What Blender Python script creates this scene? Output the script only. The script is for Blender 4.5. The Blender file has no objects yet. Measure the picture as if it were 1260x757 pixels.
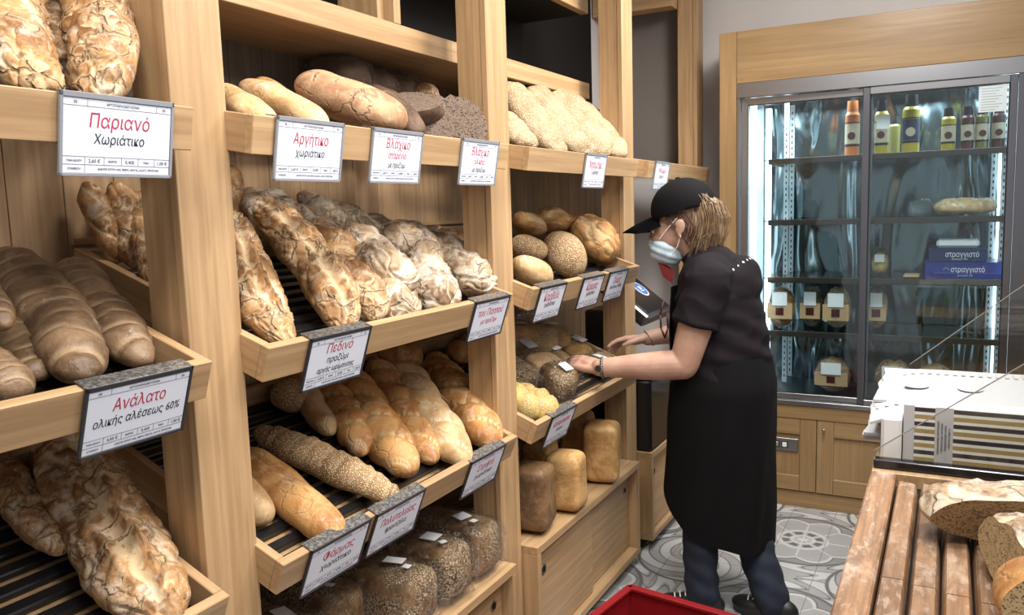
import bpy, bmesh, math, random
from mathutils import Vector, Matrix, noise, Euler
SC = bpy.context.scene
COL = SC.collection
R_ = math.radians
# ------------------------------------------------------------------ camera, world, light, exposure
cd = bpy.data.cameras.new('camera'); cam = bpy.data.objects.new('camera', cd); COL.objects.link(cam); SC.camera = cam
cd.sensor_width = 36.0; cd.sensor_fit = 'HORIZONTAL'; cd.lens = 999.55/1260*36.0; cd.clip_start = .02
def cam_axes(yaw, pitch, roll):
    cy, sy, cp, sp = math.cos(yaw), math.sin(yaw), math.cos(pitch), math.sin(pitch)
    F = Vector((-sy*cp, cy*cp, sp)); Rt = Vector((cy, sy, 0)); U = Rt.cross(F)
    return F, Rt*math.cos(roll)+U*math.sin(roll), -Rt*math.sin(roll)+U*math.cos(roll)
F, Rt, U = cam_axes(.4957, -.1201, -.0301)
m = Matrix((Rt, U, -F)).transposed().to_4x4(); m.translation = Vector((1.2162, 0, 1.5653)); cam.matrix_world = m
W = bpy.data.worlds.new('world'); SC.world = W; W.use_nodes = True
W.node_tree.nodes['Background'].inputs[0].default_value = (.96, .97, 1.0, 1); W.node_tree.nodes['Background'].inputs[1].default_value = .56
SC.view_settings.view_transform = 'Standard'; SC.view_settings.look = 'None'; SC.view_settings.gamma = 1; SC.view_settings.use_curve_mapping = False
SC.view_settings.exposure = 0.0
def area(name, loc, size, power, col=(1, .95, .88), target=None, spread=180, sy=None):
    l = bpy.data.lights.new(name, 'AREA'); l.energy = power; l.color = col; l.size = size; l.spread = R_(spread)
    if sy: l.shape = 'RECTANGLE'; l.size_y = sy
    o = bpy.data.objects.new(name, l); COL.objects.link(o); o.location = loc
    if target is not None: o.rotation_euler = (Vector(target)-Vector(loc)).to_track_quat('-Z', 'Y').to_euler()
    return o
# ceiling track lamps over the aisle, aimed at the shelves, and added fill lights over aisle, counter and fridge
for i, y in enumerate((.35, 1.35, 2.35, 3.3)):
    area('ceiling_lamp_light', (.68, y, 2.86), .40, 13.8, (1, .97, .925), (-.12, y+.12, 1.2), 125)
for i, y in enumerate((.9, 2.4)):
    area('aisle_fill_light', (1.75, y, 2.86), .7, 17, (1, .975, .94), (.0, y+.1, .8), 130)  # unseen fill, added to brighten the lower trays
area('counter_fill_light', (1.35, 1.5, 2.86), .35, 9, (1, .98, .96), (1.3, 1.9, .9), 120)  # unseen fill added above the counter
area('fridge_fill_light', (1.0, 3.1, 2.86), .4, 20, (1, .97, .95), (.8, 4.3, 1.0), 165)  # unseen fill, added to brighten the back wall around the fridge
# ------------------------------------------------------------------ materials
MATS = {}
def nt(name):
    m = bpy.data.materials.new(name); m.use_nodes = True; MATS[name] = m
    t = m.node_tree; b = t.nodes['Principled BSDF']
    return m, t, b
def nd(t, typ, **kw):
    n = t.nodes.new(typ)
    for k, v in kw.items():
        if k.startswith('i_'): n.inputs[k[2:].replace('_', ' ')].default_value = v
        else: setattr(n, k, v)
    return n
def mixc(t, fac, a, b, mode='MIX'):
    n = t.nodes.new('ShaderNodeMix'); n.data_type = 'RGBA'; n.blend_type = mode
    for i, v in ((0, fac), (6, a), (7, b)):
        if hasattr(v, 'is_output'): t.links.new(v, n.inputs[i])
        elif i == 0: n.inputs[0].default_value = v
        else: n.inputs[i].default_value = (*v, 1)
    return n.outputs[2]
def ramp(t, src, lo, hi):
    n = t.nodes.new('ShaderNodeMapRange'); n.interpolation_type = 'SMOOTHSTEP'
    t.links.new(src, n.inputs[0]); n.inputs[1].default_value = lo; n.inputs[2].default_value = hi
    return n.outputs[0]
def mth(t, op, a, b=None, c=None):
    n = t.nodes.new('ShaderNodeMath'); n.operation = op
    for i, v in enumerate((a, b, c)):
        if v is None: continue
        if hasattr(v, 'is_output'): t.links.new(v, n.inputs[i])
        else: n.inputs[i].default_value = v
    return n.outputs[0]
def coord(t, scale=(1, 1, 1), kind='Object', loc=(0, 0, 0)):
    c = t.nodes.new('ShaderNodeTexCoord'); mp = t.nodes.new('ShaderNodeMapping')
    t.links.new(c.outputs[kind], mp.inputs[0]); mp.inputs['Scale'].default_value = scale; mp.inputs['Location'].default_value = loc
    return mp.outputs[0]
def noi(t, vec, scale=5, detail=4, rough=.55, dist=0):
    n = t.nodes.new('ShaderNodeTexNoise'); n.inputs['Scale'].default_value = scale; n.inputs['Detail'].default_value = detail
    n.inputs['Roughness'].default_value = rough; n.inputs['Distortion'].default_value = dist
    if vec is not None: t.links.new(vec, n.inputs['Vector'])
    return n.outputs[0]
def bump(t, b, h, strength=.3, dist=.005):
    n = t.nodes.new('ShaderNodeBump'); n.inputs['Strength'].default_value = strength; n.inputs['Distance'].default_value = dist
    t.links.new(h, n.inputs['Height']); t.links.new(n.outputs[0], b.inputs['Normal'])
def plain(name, col, rough=.5, metal=0, emit=None, es=0, spec=None):
    m, t, b = nt(name); b.inputs['Base Color'].default_value = (*col, 1); b.inputs['Roughness'].default_value = rough; b.inputs['Metallic'].default_value = metal
    if spec is not None: b.inputs['Specular IOR Level'].default_value = spec
    if emit: b.inputs['Emission Color'].default_value = (*emit, 1); b.inputs['Emission Strength'].default_value = es
    return m
def oak(name, axis, c1=(.50, .325, .17), c2=(.35, .212, .102), rough=.45):
    m, t, b = nt(name)
    s = [34, 34, 34]; s['xyz'.index(axis)] = 1.1
    v = coord(t, tuple(s)); s2 = [7, 7, 7]; s2['xyz'.index(axis)] = .7
    v2 = coord(t, tuple(s2))
    a = noi(t, v, 1.6, 5, .6, .3); c = noi(t, v2, 1.3, 3, .5, 1.2)
    s3 = [160, 160, 160]; s3['xyz'.index(axis)] = 6
    pores = ramp(t, noi(t, coord(t, tuple(s3)), 1, 2), .60, .70)
    col = mixc(t, ramp(t, a, .3, .72), c1, c2); col = mixc(t, mth(t, 'MULTIPLY', ramp(t, c, .45, .62), .35), col, tuple(x*.8 for x in c2))
    col = mixc(t, mth(t, 'MULTIPLY', pores, .25), col, tuple(x*.55 for x in c2))
    oi = t.nodes.new('ShaderNodeObjectInfo'); hv = t.nodes.new('ShaderNodeHueSaturation')
    t.links.new(mth(t, 'MULTIPLY_ADD', oi.outputs['Random'], .16, .92), hv.inputs['Value']); t.links.new(col, hv.inputs['Color'])
    t.links.new(hv.outputs[0], b.inputs['Base Color']); b.inputs['Roughness'].default_value = rough
    bump(t, b, a, .12, .002)
    return m
for ax in 'xyz':
    oak('oak_'+ax, ax)
oak('oak_back', 'z', (.44, .285, .155), (.31, .19, .10))
oak('taupe', 'z', (.155, .115, .085), (.10, .075, .055))
oak('oak_fridge', 'x', (.36, .23, .105), (.28, .17, .072), .38)
oak('oak_fridge_z', 'z', (.36, .23, .105), (.28, .17, .072), .38)
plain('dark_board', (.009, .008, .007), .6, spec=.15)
plain('black_slat', (.010, .010, .011), .28)
plain('black_gloss', (.012, .012, .014), .18)
plain('steel', (.42, .42, .43), .3, 1); plain('steel_dark', (.20, .20, .22), .32, 1)
plain('shelf_edge', (.07, .06, .05), .3, .6); plain('holder_black', (.03, .03, .035), .35); plain('holder_clear', (.30, .31, .34), .2, .2)
plain('paper', (.70, .73, .82), .6); plain('paper_line', (.12, .12, .15), .6)
plain('ink_red', (.42, .03, .07), .6); plain('ink_black', (.015, .015, .02), .6)
m_, t_, b_ = nt('clip_metal'); n_ = noi(t_, coord(t_), 160, 3, .7); t_.links.new(mixc(t_, ramp(t_, n_, .42, .6), (.16, .155, .15), (.45, .44, .42)), b_.inputs['Base Color']); b_.inputs['Metallic'].default_value = .8; b_.inputs['Roughness'].default_value = .35
plain('white_label', (.84, .84, .84), .5)
plain('led', (.9, .95, 1), .5, 0, (.80, .92, 1), 5)
plain('red_plastic', (.24, .010, .014), .35)
plain('screw', (.45, .42, .38), .4, .6)
plain('kraft', (.52, .33, .17), .7)
def wallmat(name, col):
    m, t, b = nt(name); n = noi(t, coord(t), 3, 5); t.links.new(mixc(t, n, tuple(x*.92 for x in col), tuple(x*1.06 for x in col)), b.inputs['Base Color'])
    b.inputs['Roughness'].default_value = .85; bump(t, b, noi(t, coord(t), 180, 2), .05, .002); return m
wallmat('wall_paint', (.62, .59, .57)); wallmat('shaded_wall_grey', (.17, .15, .135)); wallmat('ceiling_paint', (.7, .69, .67)); wallmat('grout', (.30, .29, .28)); wallmat('apron_dark', (.0035, .0032, .0036)); wallmat('shirt_dark', (.0105, .0072, .0095))
for _n in ('apron_dark', 'shirt_dark'): MATS[_n].node_tree.nodes['Principled BSDF'].inputs['Specular IOR Level'].default_value = .18
def steel_wavy():
    m, t, b = nt('fridge_back'); b.inputs['Base Color'].default_value = (.17, .215, .225, 1); b.inputs['Metallic'].default_value = 1; b.inputs['Roughness'].default_value = .16
    bump(t, b, noi(t, coord(t, (3.2, 3.2, .7)), 1.6, 2, .4, .6), .9, .10)
steel_wavy()
def glass(name, col=(.9, .95, .95), alpha=.0, gl=.10):
    m, t, b = nt(name); t.nodes.remove(b); out = t.nodes['Material Output']
    tr = t.nodes.new('ShaderNodeBsdfTransparent'); tr.inputs[0].default_value = (*col, 1); g = t.nodes.new('ShaderNodeBsdfGlossy'); g.inputs['Roughness'].default_value = .03
    f = t.nodes.new('ShaderNodeLayerWeight'); mx = t.nodes.new('ShaderNodeMixShader')
    t.links.new(mth(t, 'MULTIPLY_ADD', mth(t, 'POWER', f.outputs['Facing'], 4.5), .8, .03+gl), mx.inputs[0]); t.links.new(tr.outputs[0], mx.inputs[1]); t.links.new(g.outputs[0], mx.inputs[2]); t.links.new(mx.outputs[0], out.inputs[0])
    return m
glass('door_glass', (.90, .96, .97), gl=.02); glass('guard_glass', (.97, .98, .97), gl=.0); glass('shelf_glass', (.30, .40, .40), gl=.08)
plain('glass_edge', (.28, .29, .28), .35, .3)
def film(name, tint=(.97, .97, .97), gl=.13):
    m, t, b = nt(name); t.nodes.remove(b); out = t.nodes['Material Output']
    tr = t.nodes.new('ShaderNodeBsdfTransparent'); tr.inputs[0].default_value = (*tint, 1); g = t.nodes.new('ShaderNodeBsdfGlossy'); g.inputs['Roughness'].default_value = .11
    v = coord(t); h = noi(t, v, 38, 3, .6, 2.2); bn = t.nodes.new('ShaderNodeBump'); bn.inputs['Strength'].default_value = 1; bn.inputs['Distance'].default_value = .035
    t.links.new(h, bn.inputs['Height']); t.links.new(bn.outputs[0], g.inputs['Normal'])
    f = t.nodes.new('ShaderNodeLayerWeight'); t.links.new(bn.outputs[0], f.inputs['Normal'])
    d = t.nodes.new('ShaderNodeBsdfDiffuse'); d.inputs[0].default_value = (.8, .8, .8, 1); mx2 = t.nodes.new('ShaderNodeMixShader')
    mx = t.nodes.new('ShaderNodeMixShader'); t.links.new(mth(t, 'MULTIPLY_ADD', mth(t, 'POWER', f.outputs['Facing'], 3.5), .5, .02+gl), mx.inputs[0]); t.links.new(tr.outputs[0], mx.inputs[1]); t.links.new(g.outputs[0], mx.inputs[2])
    t.links.new(mth(t, 'MULTIPLY', ramp(t, noi(t, v, 60, 3, .7, 2), .62, .70), .16), mx2.inputs[0]); t.links.new(mx.outputs[0], mx2.inputs[1]); t.links.new(d.outputs[0], mx2.inputs[2])
    t.links.new(mx2.outputs[0], out.inputs[0]); return m
film('film', (1, 1, 1), .045)
def crust(name, base, dark, pale, flour=0, seeds=0, rough=.62, spots=0, cracks=0):
    m, t, b = nt('crust_'+name)
    oi = t.nodes.new('ShaderNodeObjectInfo'); c = t.nodes.new('ShaderNodeTexCoord'); va = t.nodes.new('ShaderNodeVectorMath'); va.operation = 'ADD'
    mu = t.nodes.new('ShaderNodeVectorMath'); mu.operation = 'SCALE'; cx = t.nodes.new('ShaderNodeCombineXYZ')
    for i in range(3): t.links.new(mth(t, 'MULTIPLY', oi.outputs['Random'], 7.3+i*3.1), cx.inputs[i])
    t.links.new(c.outputs['Object'], va.inputs[0]); t.links.new(cx.outputs[0], va.inputs[1]); v = va.outputs[0]
    at = t.nodes.new('ShaderNodeAttribute'); at.attribute_name = 'tone'
    n1 = noi(t, v, 11, 6, .62, .6); n2 = noi(t, v, 42, 5, .65)
    col = mixc(t, ramp(t, n1, .40, .60), base, dark)
    col = mixc(t, mth(t, 'MULTIPLY', ramp(t, n2, .45, .75), .45), col, pale)
    col = mixc(t, ramp(t, at.outputs['Fac'], .15, .85), col, pale)
    neg = ramp(t, mth(t, 'MULTIPLY', at.outputs['Fac'], -1), .1, .9)
    col = mixc(t, mth(t, 'MULTIPLY', neg, .85), col, tuple(x*.45 for x in dark))
    h = mth(t, 'ADD', mth(t, 'MULTIPLY', n1, .5), mth(t, 'MULTIPLY', n2, .35))
    if flour:
        fm = noi(t, v, 17, 8, .72, 1.0)
        fk = mth(t, 'MULTIPLY', ramp(t, fm, .60-.20*flour, .68-.12*flour), .25+.5*flour)
        fk = mth(t, 'MULTIPLY', fk, mth(t, 'SUBTRACT', 1.0, neg))
        col = mixc(t, fk, col, (.68, .615, .53))
    if cracks:
        wv = t.nodes.new('ShaderNodeTexNoise'); wv.inputs['Scale'].default_value = 14; wv.inputs['Detail'].default_value = 4; t.links.new(v, wv.inputs['Vector'])
        ws = t.nodes.new('ShaderNodeVectorMath'); ws.operation = 'SCALE'; ws.inputs[3].default_value = .09; t.links.new(wv.outputs[1], ws.inputs[0])
        wa = t.nodes.new('ShaderNodeVectorMath'); wa.operation = 'ADD'; t.links.new(v, wa.inputs[0]); t.links.new(ws.outputs[0], wa.inputs[1])
        vc = t.nodes.new('ShaderNodeTexVoronoi'); vc.feature = 'DISTANCE_TO_EDGE'; vc.inputs['Scale'].default_value = 15; t.links.new(wa.outputs[0], vc.inputs['Vector'])
        gate = ramp(t, noi(t, v, 9, 2), .46, .56)
        ln = mth(t, 'MULTIPLY', mth(t, 'SUBTRACT', 1.0, ramp(t, vc.outputs['Distance'], .01, .055)), gate)
        lp = mth(t, 'MULTIPLY', mth(t, 'SUBTRACT', 1.0, ramp(t, vc.outputs['Distance'], .04, .17)), gate)
        col = mixc(t, mth(t, 'MULTIPLY', lp, .55*cracks), col, pale)
        col = mixc(t, mth(t, 'MULTIPLY', ln, .5*cracks), col, tuple(x*.5 for x in dark)); h = mth(t, 'SUBTRACT', h, mth(t, 'MULTIPLY', ln, .8*cracks))
    if spots:
        col = mixc(t, mth(t, 'MULTIPLY', ramp(t, noi(t, v, 75, 3, .6), .64, .70), spots), col, tuple(x*.35 for x in dark))
    if seeds:
        vo = t.nodes.new('ShaderNodeTexVoronoi'); vo.inputs['Scale'].default_value = 210; t.links.new(v, vo.inputs['Vector'])
        sm = ramp(t, mth(t, 'MULTIPLY', vo.outputs['Distance'], -1), -.55, -.30)
        mask = ramp(t, noi(t, v, 9, 3), .50-.35*seeds, .56-.2*seeds)
        sk = mth(t, 'MULTIPLY', sm, mask); col = mixc(t, mth(t, 'MULTIPLY', sk, .8), col, (.74, .60, .40)); col = mixc(t, mth(t, 'MULTIPLY', mth(t, 'MULTIPLY', mth(t, 'SUBTRACT', 1.0, sm), mask), .45), col, tuple(x*.6 for x in dark))
        h = mth(t, 'ADD', h, mth(t, 'MULTIPLY', sk, .5))
    t.links.new(col, b.inputs['Base Color']); b.inputs['Roughness'].default_value = rough; b.inputs['Specular IOR Level'].default_value = .35
    bump(t, b, h, .8, .009); return m
crust('rustic', (.43, .225, .085), (.225, .10, .034), (.60, .43, .25), .45, spots=.4, cracks=.9)
crust('floury', (.40, .265, .15), (.22, .13, .07), (.60, .47, .32), .7, cracks=1)
crust('brown', (.20, .122, .068), (.115, .066, .035), (.32, .215, .125), .10, rough=.42, spots=.5)
crust('amber', (.74, .46, .17), (.52, .28, .08), (.80, .60, .32), .15, seeds=.15, spots=.2)
crust('golden', (.54, .28, .095), (.35, .145, .04), (.66, .46, .23), .25, rough=.5, cracks=.25)
crust('pale', (.60, .40, .20), (.44, .25, .10), (.70, .56, .37), .35, rough=.55, cracks=.2)
crust('tan', (.50, .29, .155), (.31, .16, .08), (.60, .40, .25), .2, rough=.75, cracks=.9)
crust('dark', (.13, .075, .045), (.07, .04, .025), (.20, .13, .085), .12)
crust('sesame', (.50, .29, .12), (.34, .18, .07), (.68, .50, .28), .1, seeds=.8)
crust('sesamepale', (.55, .385, .22), (.38, .24, .12), (.64, .50, .33), .2, seeds=.75)
crust('seeded', (.25, .135, .055), (.10, .052, .02), (.44, .29, .14), .0, seeds=.12, spots=.7, cracks=.4)
crust('brick', (.56, .33, .13), (.38, .20, .065), (.68, .48, .24), .05, rough=.42)
crust('brickdark', (.22, .12, .055), (.13, .07, .035), (.34, .21, .10), .05, rough=.5, spots=.5)
crust('corn', (.70, .50, .15), (.56, .35, .09), (.80, .66, .33), .15, seeds=.2)
def crumb(name, a, c):
    m, t, b = nt(name); v = coord(t); vo = t.nodes.new('ShaderNodeTexVoronoi'); vo.inputs['Scale'].default_value = 230; vo.feature = 'SMOOTH_F1'
    va = t.nodes.new('ShaderNodeVectorMath'); va.operation = 'ADD'; t.links.new(v, va.inputs[0]); n = t.nodes.new('ShaderNodeTexNoise'); n.inputs['Scale'].default_value = 60; t.links.new(v, n.inputs[0])
    sc = t.nodes.new('ShaderNodeVectorMath'); sc.operation = 'SCALE'; sc.inputs[3].default_value = .02; t.links.new(n.outputs[1], sc.inputs[0]); t.links.new(sc.outputs[0], va.inputs[1]); t.links.new(va.outputs[0], vo.inputs['Vector'])
    hole = ramp(t, vo.outputs['Distance'], .05, .34); big = mth(t, 'MULTIPLY', ramp(t, noi(t, v, 90, 3), .60, .68), .7)
    h = mth(t, 'SUBTRACT', hole, big); t.links.new(mixc(t, hole, c, a), b.inputs['Base Color']); b.inputs['Roughness'].default_value = .85; bump(t, b, h, .9, .01); return m
crumb('crumb_dark', (.17, .115, .08), (.05, .03, .02)); crumb('crumb_brown', (.34, .215, .10), (.21, .12, .052)); crumb('crumb_pale', (.47, .335, .17), (.33, .21, .095))
def skin():
    m, t, b = nt('skin'); n = noi(t, coord(t), 14, 4)
    t.links.new(mixc(t, ramp(t, n, .35, .65), (.46, .275, .195), (.39, .215, .15)), b.inputs['Base Color']); b.inputs['Roughness'].default_value = .48
    b.inputs['Subsurface Weight'].default_value = .08; b.inputs['Subsurface Radius'].default_value = (.02, .008, .004); bump(t, b, noi(t, coord(t), 160, 3), .08, .002)
skin()
def hairm():
    m, t, b = nt('hair'); v = coord(t, (150, 150, 9)); n = noi(t, v, 1, 3, .6, .5); n2 = noi(t, coord(t), 16, 3)
    col = mixc(t, ramp(t, n, .38, .62), (.33, .225, .125), (.12, .068, .034)); col = mixc(t, mth(t, 'MULTIPLY', ramp(t, n2, .45, .65), .45), col, (.13, .065, .03))
    t.links.new(col, b.inputs['Base Color']); b.inputs['Roughness'].default_value = .42; bump(t, b, n, .6, .004)
hairm()
def denim():
    m, t, b = nt('denim'); n = noi(t, coord(t), 7, 5); t.links.new(mixc(t, ramp(t, n, .4, .7), (.007, .010, .022), (.013, .020, .042)), b.inputs['Base Color']); b.inputs['Roughness'].default_value = .85; bump(t, b, noi(t, coord(t), 300, 2), .2, .001)
denim()
plain('hair_dark', (.085, .036, .018), .5); plain('fridge_white', (.62, .72, .75), .3); plain('mask_blue', (.46, .57, .63), .75); plain('shoe_black', (.012, .012, .013), .45); plain('white_print', (.75, .75, .75), .6); plain('gold', (.7, .45, .15), .3, 1); plain('kerchief_red', (.16, .012, .010), .8)
def tile_mat():
    m, t, b = nt('cement_tile')
    g = t.nodes.new('ShaderNodeNewGeometry'); sp = t.nodes.new('ShaderNodeSeparateXYZ'); t.links.new(g.outputs['Position'], sp.inputs[0])
    P = .8
    def cell(o, c0): return mth(t, 'MULTIPLY', mth(t, 'SUBTRACT', mth(t, 'FRACT', mth(t, 'DIVIDE', mth(t, 'ADD', o, -c0+P*50.5), P)), .5), P)
    def polar(cx, cy):
        x = cell(sp.outputs[0], cx); y = cell(sp.outputs[1], cy)
        r = mth(t, 'SQRT', mth(t, 'ADD', mth(t, 'MULTIPLY', x, x), mth(t, 'MULTIPLY', y, y))); a = mth(t, 'ARCTAN2', y, x); return x, y, r, a
    x, y, r, a = polar(.656, 3.81)
    def band(s, lo, hi, e=.004):
        return mth(t, 'MULTIPLY', ramp(t, s, lo-e, lo+e), mth(t, 'SUBTRACT', 1.0, ramp(t, s, hi-e, hi+e)))
    white, mid, dk, lt = (.58, .575, .56), (.27, .265, .26), (.135, .135, .14), (.38, .375, .37)
    col = mixc(t, 0.0, lt, lt)
    # scroll work between the medallions
    wv = mth(t, 'SINE', mth(t, 'ADD', mth(t, 'MULTIPLY', a, 8), mth(t, 'MULTIPLY', mth(t, 'SINE', mth(t, 'MULTIPLY', r, 46)), 2.2)))
    col = mixc(t, ramp(t, wv, .35, .45), col, white); col = mixc(t, band(wv, -.35, -.05, .05), col, dk)
    x2, y2, r2, a2 = polar(.656+P/2, 3.81+P/2)
    inn = ramp(t, mth(t, 'MULTIPLY', r2, -1), -.25, -.245)
    col = mixc(t, inn, col, lt)
    sp2 = mth(t, 'SINE', mth(t, 'ADD', mth(t, 'MULTIPLY', a2, 4), mth(t, 'MULTIPLY', r2, 60)))
    col = mixc(t, mth(t, 'MULTIPLY', inn, ramp(t, sp2, .1, .2)), col, white); col = mixc(t, mth(t, 'MULTIPLY', inn, band(sp2, -.25, .1, .04)), col, dk)
    col = mixc(t, band(r2, .235, .25), col, dk)
    # the medallion with wheel
    disc = ramp(t, mth(t, 'MULTIPLY', r, -1), -.285, -.28)
    col = mixc(t, disc, col, mid)
    pet = mth(t, 'ADD', .205, mth(t, 'MULTIPLY', mth(t, 'ABSOLUTE', mth(t, 'SINE', mth(t, 'MULTIPLY', a, 4))), .045)); dp = mth(t, 'SUBTRACT', r, pet)
    col = mixc(t, ramp(t, mth(t, 'MULTIPLY', dp, -1), -.002, .002), col, lt); col = mixc(t, band(dp, -.012, .006), col, white); col = mixc(t, band(dp, .006, .014), col, dk)
    spk = mth(t, 'ABSOLUTE', mth(t, 'SINE', mth(t, 'MULTIPLY', a, 4))); sw = mth(t, 'MULTIPLY', spk, r)
    inner = ramp(t, mth(t, 'MULTIPLY', r, -1), -.19, -.185)
    wb = band(sw, -.1, .016, .003); col = mixc(t, mth(t, 'MULTIPLY', inner, wb), col, white)
    col = mixc(t, band(r, .095, .115), col, white); col = mixc(t, band(r, .04, .055), col, white); col = mixc(t, band(r, 0, .018), col, white)
    segs = mth(t, 'MULTIPLY', band(r, .06, .09), ramp(t, spk, .55, .65)); col = mixc(t, segs, col, dk)
    col = mixc(t, band(r, .268, .285), col, dk)
    col = mixc(t, mth(t, 'MULTIPLY', ramp(t, noi(t, coord(t, kind='Object'), 30, 5, .7), .55, .72), .25), col, lt)
    n3 = noi(t, None, 6, 5, .6); col = mixc(t, mth(t, 'MULTIPLY', n3, .18), col, dk)
    t.links.new(col, b.inputs['Base Color']); b.inputs['Roughness'].default_value = .38
tile_mat()
def counter_wood():
    m, t, b = nt('counter_wood'); a = noi(t, coord(t, (40, 1.6, 40)), 1.5, 6, .65, .4); c = noi(t, coord(t, (9, 2.5, 9)), 1.6, 5, .7, .8); oi = t.nodes.new('ShaderNodeObjectInfo')
    col = mixc(t, ramp(t, a, .3, .7), (.33, .18, .088), (.165, .085, .04)); col = mixc(t, mth(t, 'MULTIPLY', ramp(t, c, .5, .72), .7), col, (.50, .38, .28)); col = mixc(t, mth(t, 'MULTIPLY', ramp(t, noi(t, coord(t), 9, 8, .75), .50, .66), .75), col, (.13, .07, .038)); col = mixc(t, mth(t, 'MULTIPLY', ramp(t, noi(t, coord(t, (1, .25, 1)), 60, 5, .8), .52, .66), .5), col, (.52, .42, .33))
    hv = t.nodes.new('ShaderNodeHueSaturation'); t.links.new(mth(t, 'MULTIPLY_ADD', oi.outputs['Random'], .3, .85), hv.inputs['Value']); t.links.new(col, hv.inputs['Color'])
    t.links.new(hv.outputs[0], b.inputs['Base Color']); b.inputs['Roughness'].default_value = .55; bump(t, b, a, .35, .003)
counter_wood()
def striped(name, axis, period, stops, base, lo=None):
    m, t, b = nt(name); c = t.nodes.new('ShaderNodeTexCoord'); sp = t.nodes.new('ShaderNodeSeparateXYZ'); t.links.new(c.outputs['Object'], sp.inputs[0]); o = sp.outputs['xyz'.index(axis)]
    f = mth(t, 'FRACT', mth(t, 'DIVIDE', mth(t, 'ADD', o, 10), period)); col = base
    for a, z, cc in stops:
        k = mth(t, 'MULTIPLY', ramp(t, f, a, a+.02), mth(t, 'SUBTRACT', 1.0, ramp(t, f, z, z+.02))); col = mixc(t, k, col, cc)
    t.links.new(col, b.inputs['Base Color']); b.inputs['Roughness'].default_value = .5
striped('box_stripes', 'z', .036, ((.06, .36, (.33, .24, .09)), (.56, .86, (.03, .025, .03))), (.70, .68, .63))
striped('paper_stripes', 'x', .022, ((.1, .5, (.52, .52, .54)),), (.82, .82, .82))
plain('carton_white', (.47, .47, .48), .6); plain('tissue', (.76, .75, .73), .7); plain('grey_print', (.48, .47, .44), .6)
plain('blue_card', (.012, .03, .22), .35); plain('blue_card_dark', (.008, .02, .09), .35)
for n, c in (('orange', (.50, .14, .03)), ('yellow', (.34, .26, .02)), ('navy', (.01, .02, .05)), ('maroon', (.07, .015, .012)), ('cream', (.42, .36, .25)), ('olive', (.14, .13, .03))): plain('plastic_'+n, c, .3)
# ------------------------------------------------------------------ object helpers
def obj(name, bm, mat, parent=None, smooth=False, sharp=None):
    if isinstance(bm, bpy.types.Mesh): me = bm
    else:
        me = bpy.data.meshes.new(name); bm.normal_update(); bm.to_mesh(me); bm.free()
    me.name = name
    if mat and not me.materials:
        me.materials.append(MATS[mat])
    if smooth: me.polygons.foreach_set('use_smooth', [True]*len(me.polygons))
    o = bpy.data.objects.new(name, me); COL.objects.link(o)
    if parent is not None: o.parent = parent
    return o
def empty(name, loc=(0, 0, 0), rot=(0, 0, 0), parent=None):
    o = bpy.data.objects.new(name, None); COL.objects.link(o); o.location = loc; o.rotation_euler = rot; o.empty_display_size = .05
    if parent: o.parent = parent
    return o
def tag(o, label, cat, group=None, kind=None):
    if label: o['label'] = label
    if cat: o['category'] = cat
    if group: o['group'] = group
    if kind: o['kind'] = kind
    return o
def box(bm, x0, x1, y0, y1, z0, z1, bev=0, mat=None):
    r = bmesh.ops.create_cube(bm, size=1)['verts']
    for v in r: v.co = Vector(((x0+x1)/2+v.co.x*(x1-x0), (y0+y1)/2+v.co.y*(y1-y0), (z0+z1)/2+v.co.z*(z1-z0)))
    if bev:
        es = list({e for v in r for e in v.link_edges}); bmesh.ops.bevel(bm, geom=es, offset=bev, segments=1, affect='EDGES')
    return bm
def B(*a, **k): return box(bmesh.new(), *a, **k)
def bobj(name, mat, parent, x0, x1, y0, y1, z0, z1, bev=.0015): return obj(name, B(x0, x1, y0, y1, z0, z1, bev=bev), mat, parent)
def cyl(bm, p0, p1, r0, r1=None, n=16, caps=True):
    r1 = r0 if r1 is None else r1; p0, p1 = Vector(p0), Vector(p1); d = p1-p0; q = d.to_track_quat('Z', 'Y').to_matrix().to_4x4(); q.translation = (p0+p1)/2
    bmesh.ops.create_cone(bm, cap_ends=caps, segments=n, radius1=r0, radius2=r1, depth=d.length, matrix=q); return bm
def tube(bm, pts, r, n=8):
    for a, b_ in zip(pts, pts[1:]): cyl(bm, a, b_, r, r, n)
    return bm
def ell(bm, c, rad, rot=None, u=24, v=14):
    M = Matrix.Translation(Vector(c)) @ (rot.to_matrix().to_4x4() if rot else Matrix.Identity(4)) @ Matrix.Diagonal((*rad, 1))
    bmesh.ops.create_uvsphere(bm, u_segments=u, v_segments=v, radius=1, matrix=M); return bm
def cap_chain(bm, pts, n=14):
    for (p, r), (p2, r2) in zip(pts, pts[1:]): cyl(bm, p, p2, r, r2, n)
    for p, r in pts: ell(bm, p, (r, r, r), None, n, 8)
    return bm
DG = lambda: bpy.context.evaluated_depsgraph_get()
def baked(bm, voxel, smooth=4, fac=.5, decim=None, disp=None):
    me = bpy.data.meshes.new('tmp'); bm.to_mesh(me); bm.free(); o = bpy.data.objects.new('tmp', me); COL.objects.link(o)
    md = o.modifiers.new('r', 'REMESH'); md.mode = 'VOXEL'; md.voxel_size = voxel; md.use_smooth_shade = True
    if smooth: s = o.modifiers.new('s', 'SMOOTH'); s.factor = fac; s.iterations = smooth
    if decim: dm = o.modifiers.new('d', 'DECIMATE'); dm.ratio = decim
    res = bpy.data.meshes.new_from_object(o.evaluated_get(DG())); bpy.data.objects.remove(o); bpy.data.meshes.remove(me)
    if disp:
        f = disp
        co = [v.co.copy() for v in res.vertices]; no = [v.normal.copy() for v in res.vertices]
        for v, c, n in zip(res.vertices, co, no): v.co = c+n*f(c)
    res.polygons.foreach_set('use_smooth', [True]*len(res.polygons))
    return res
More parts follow.
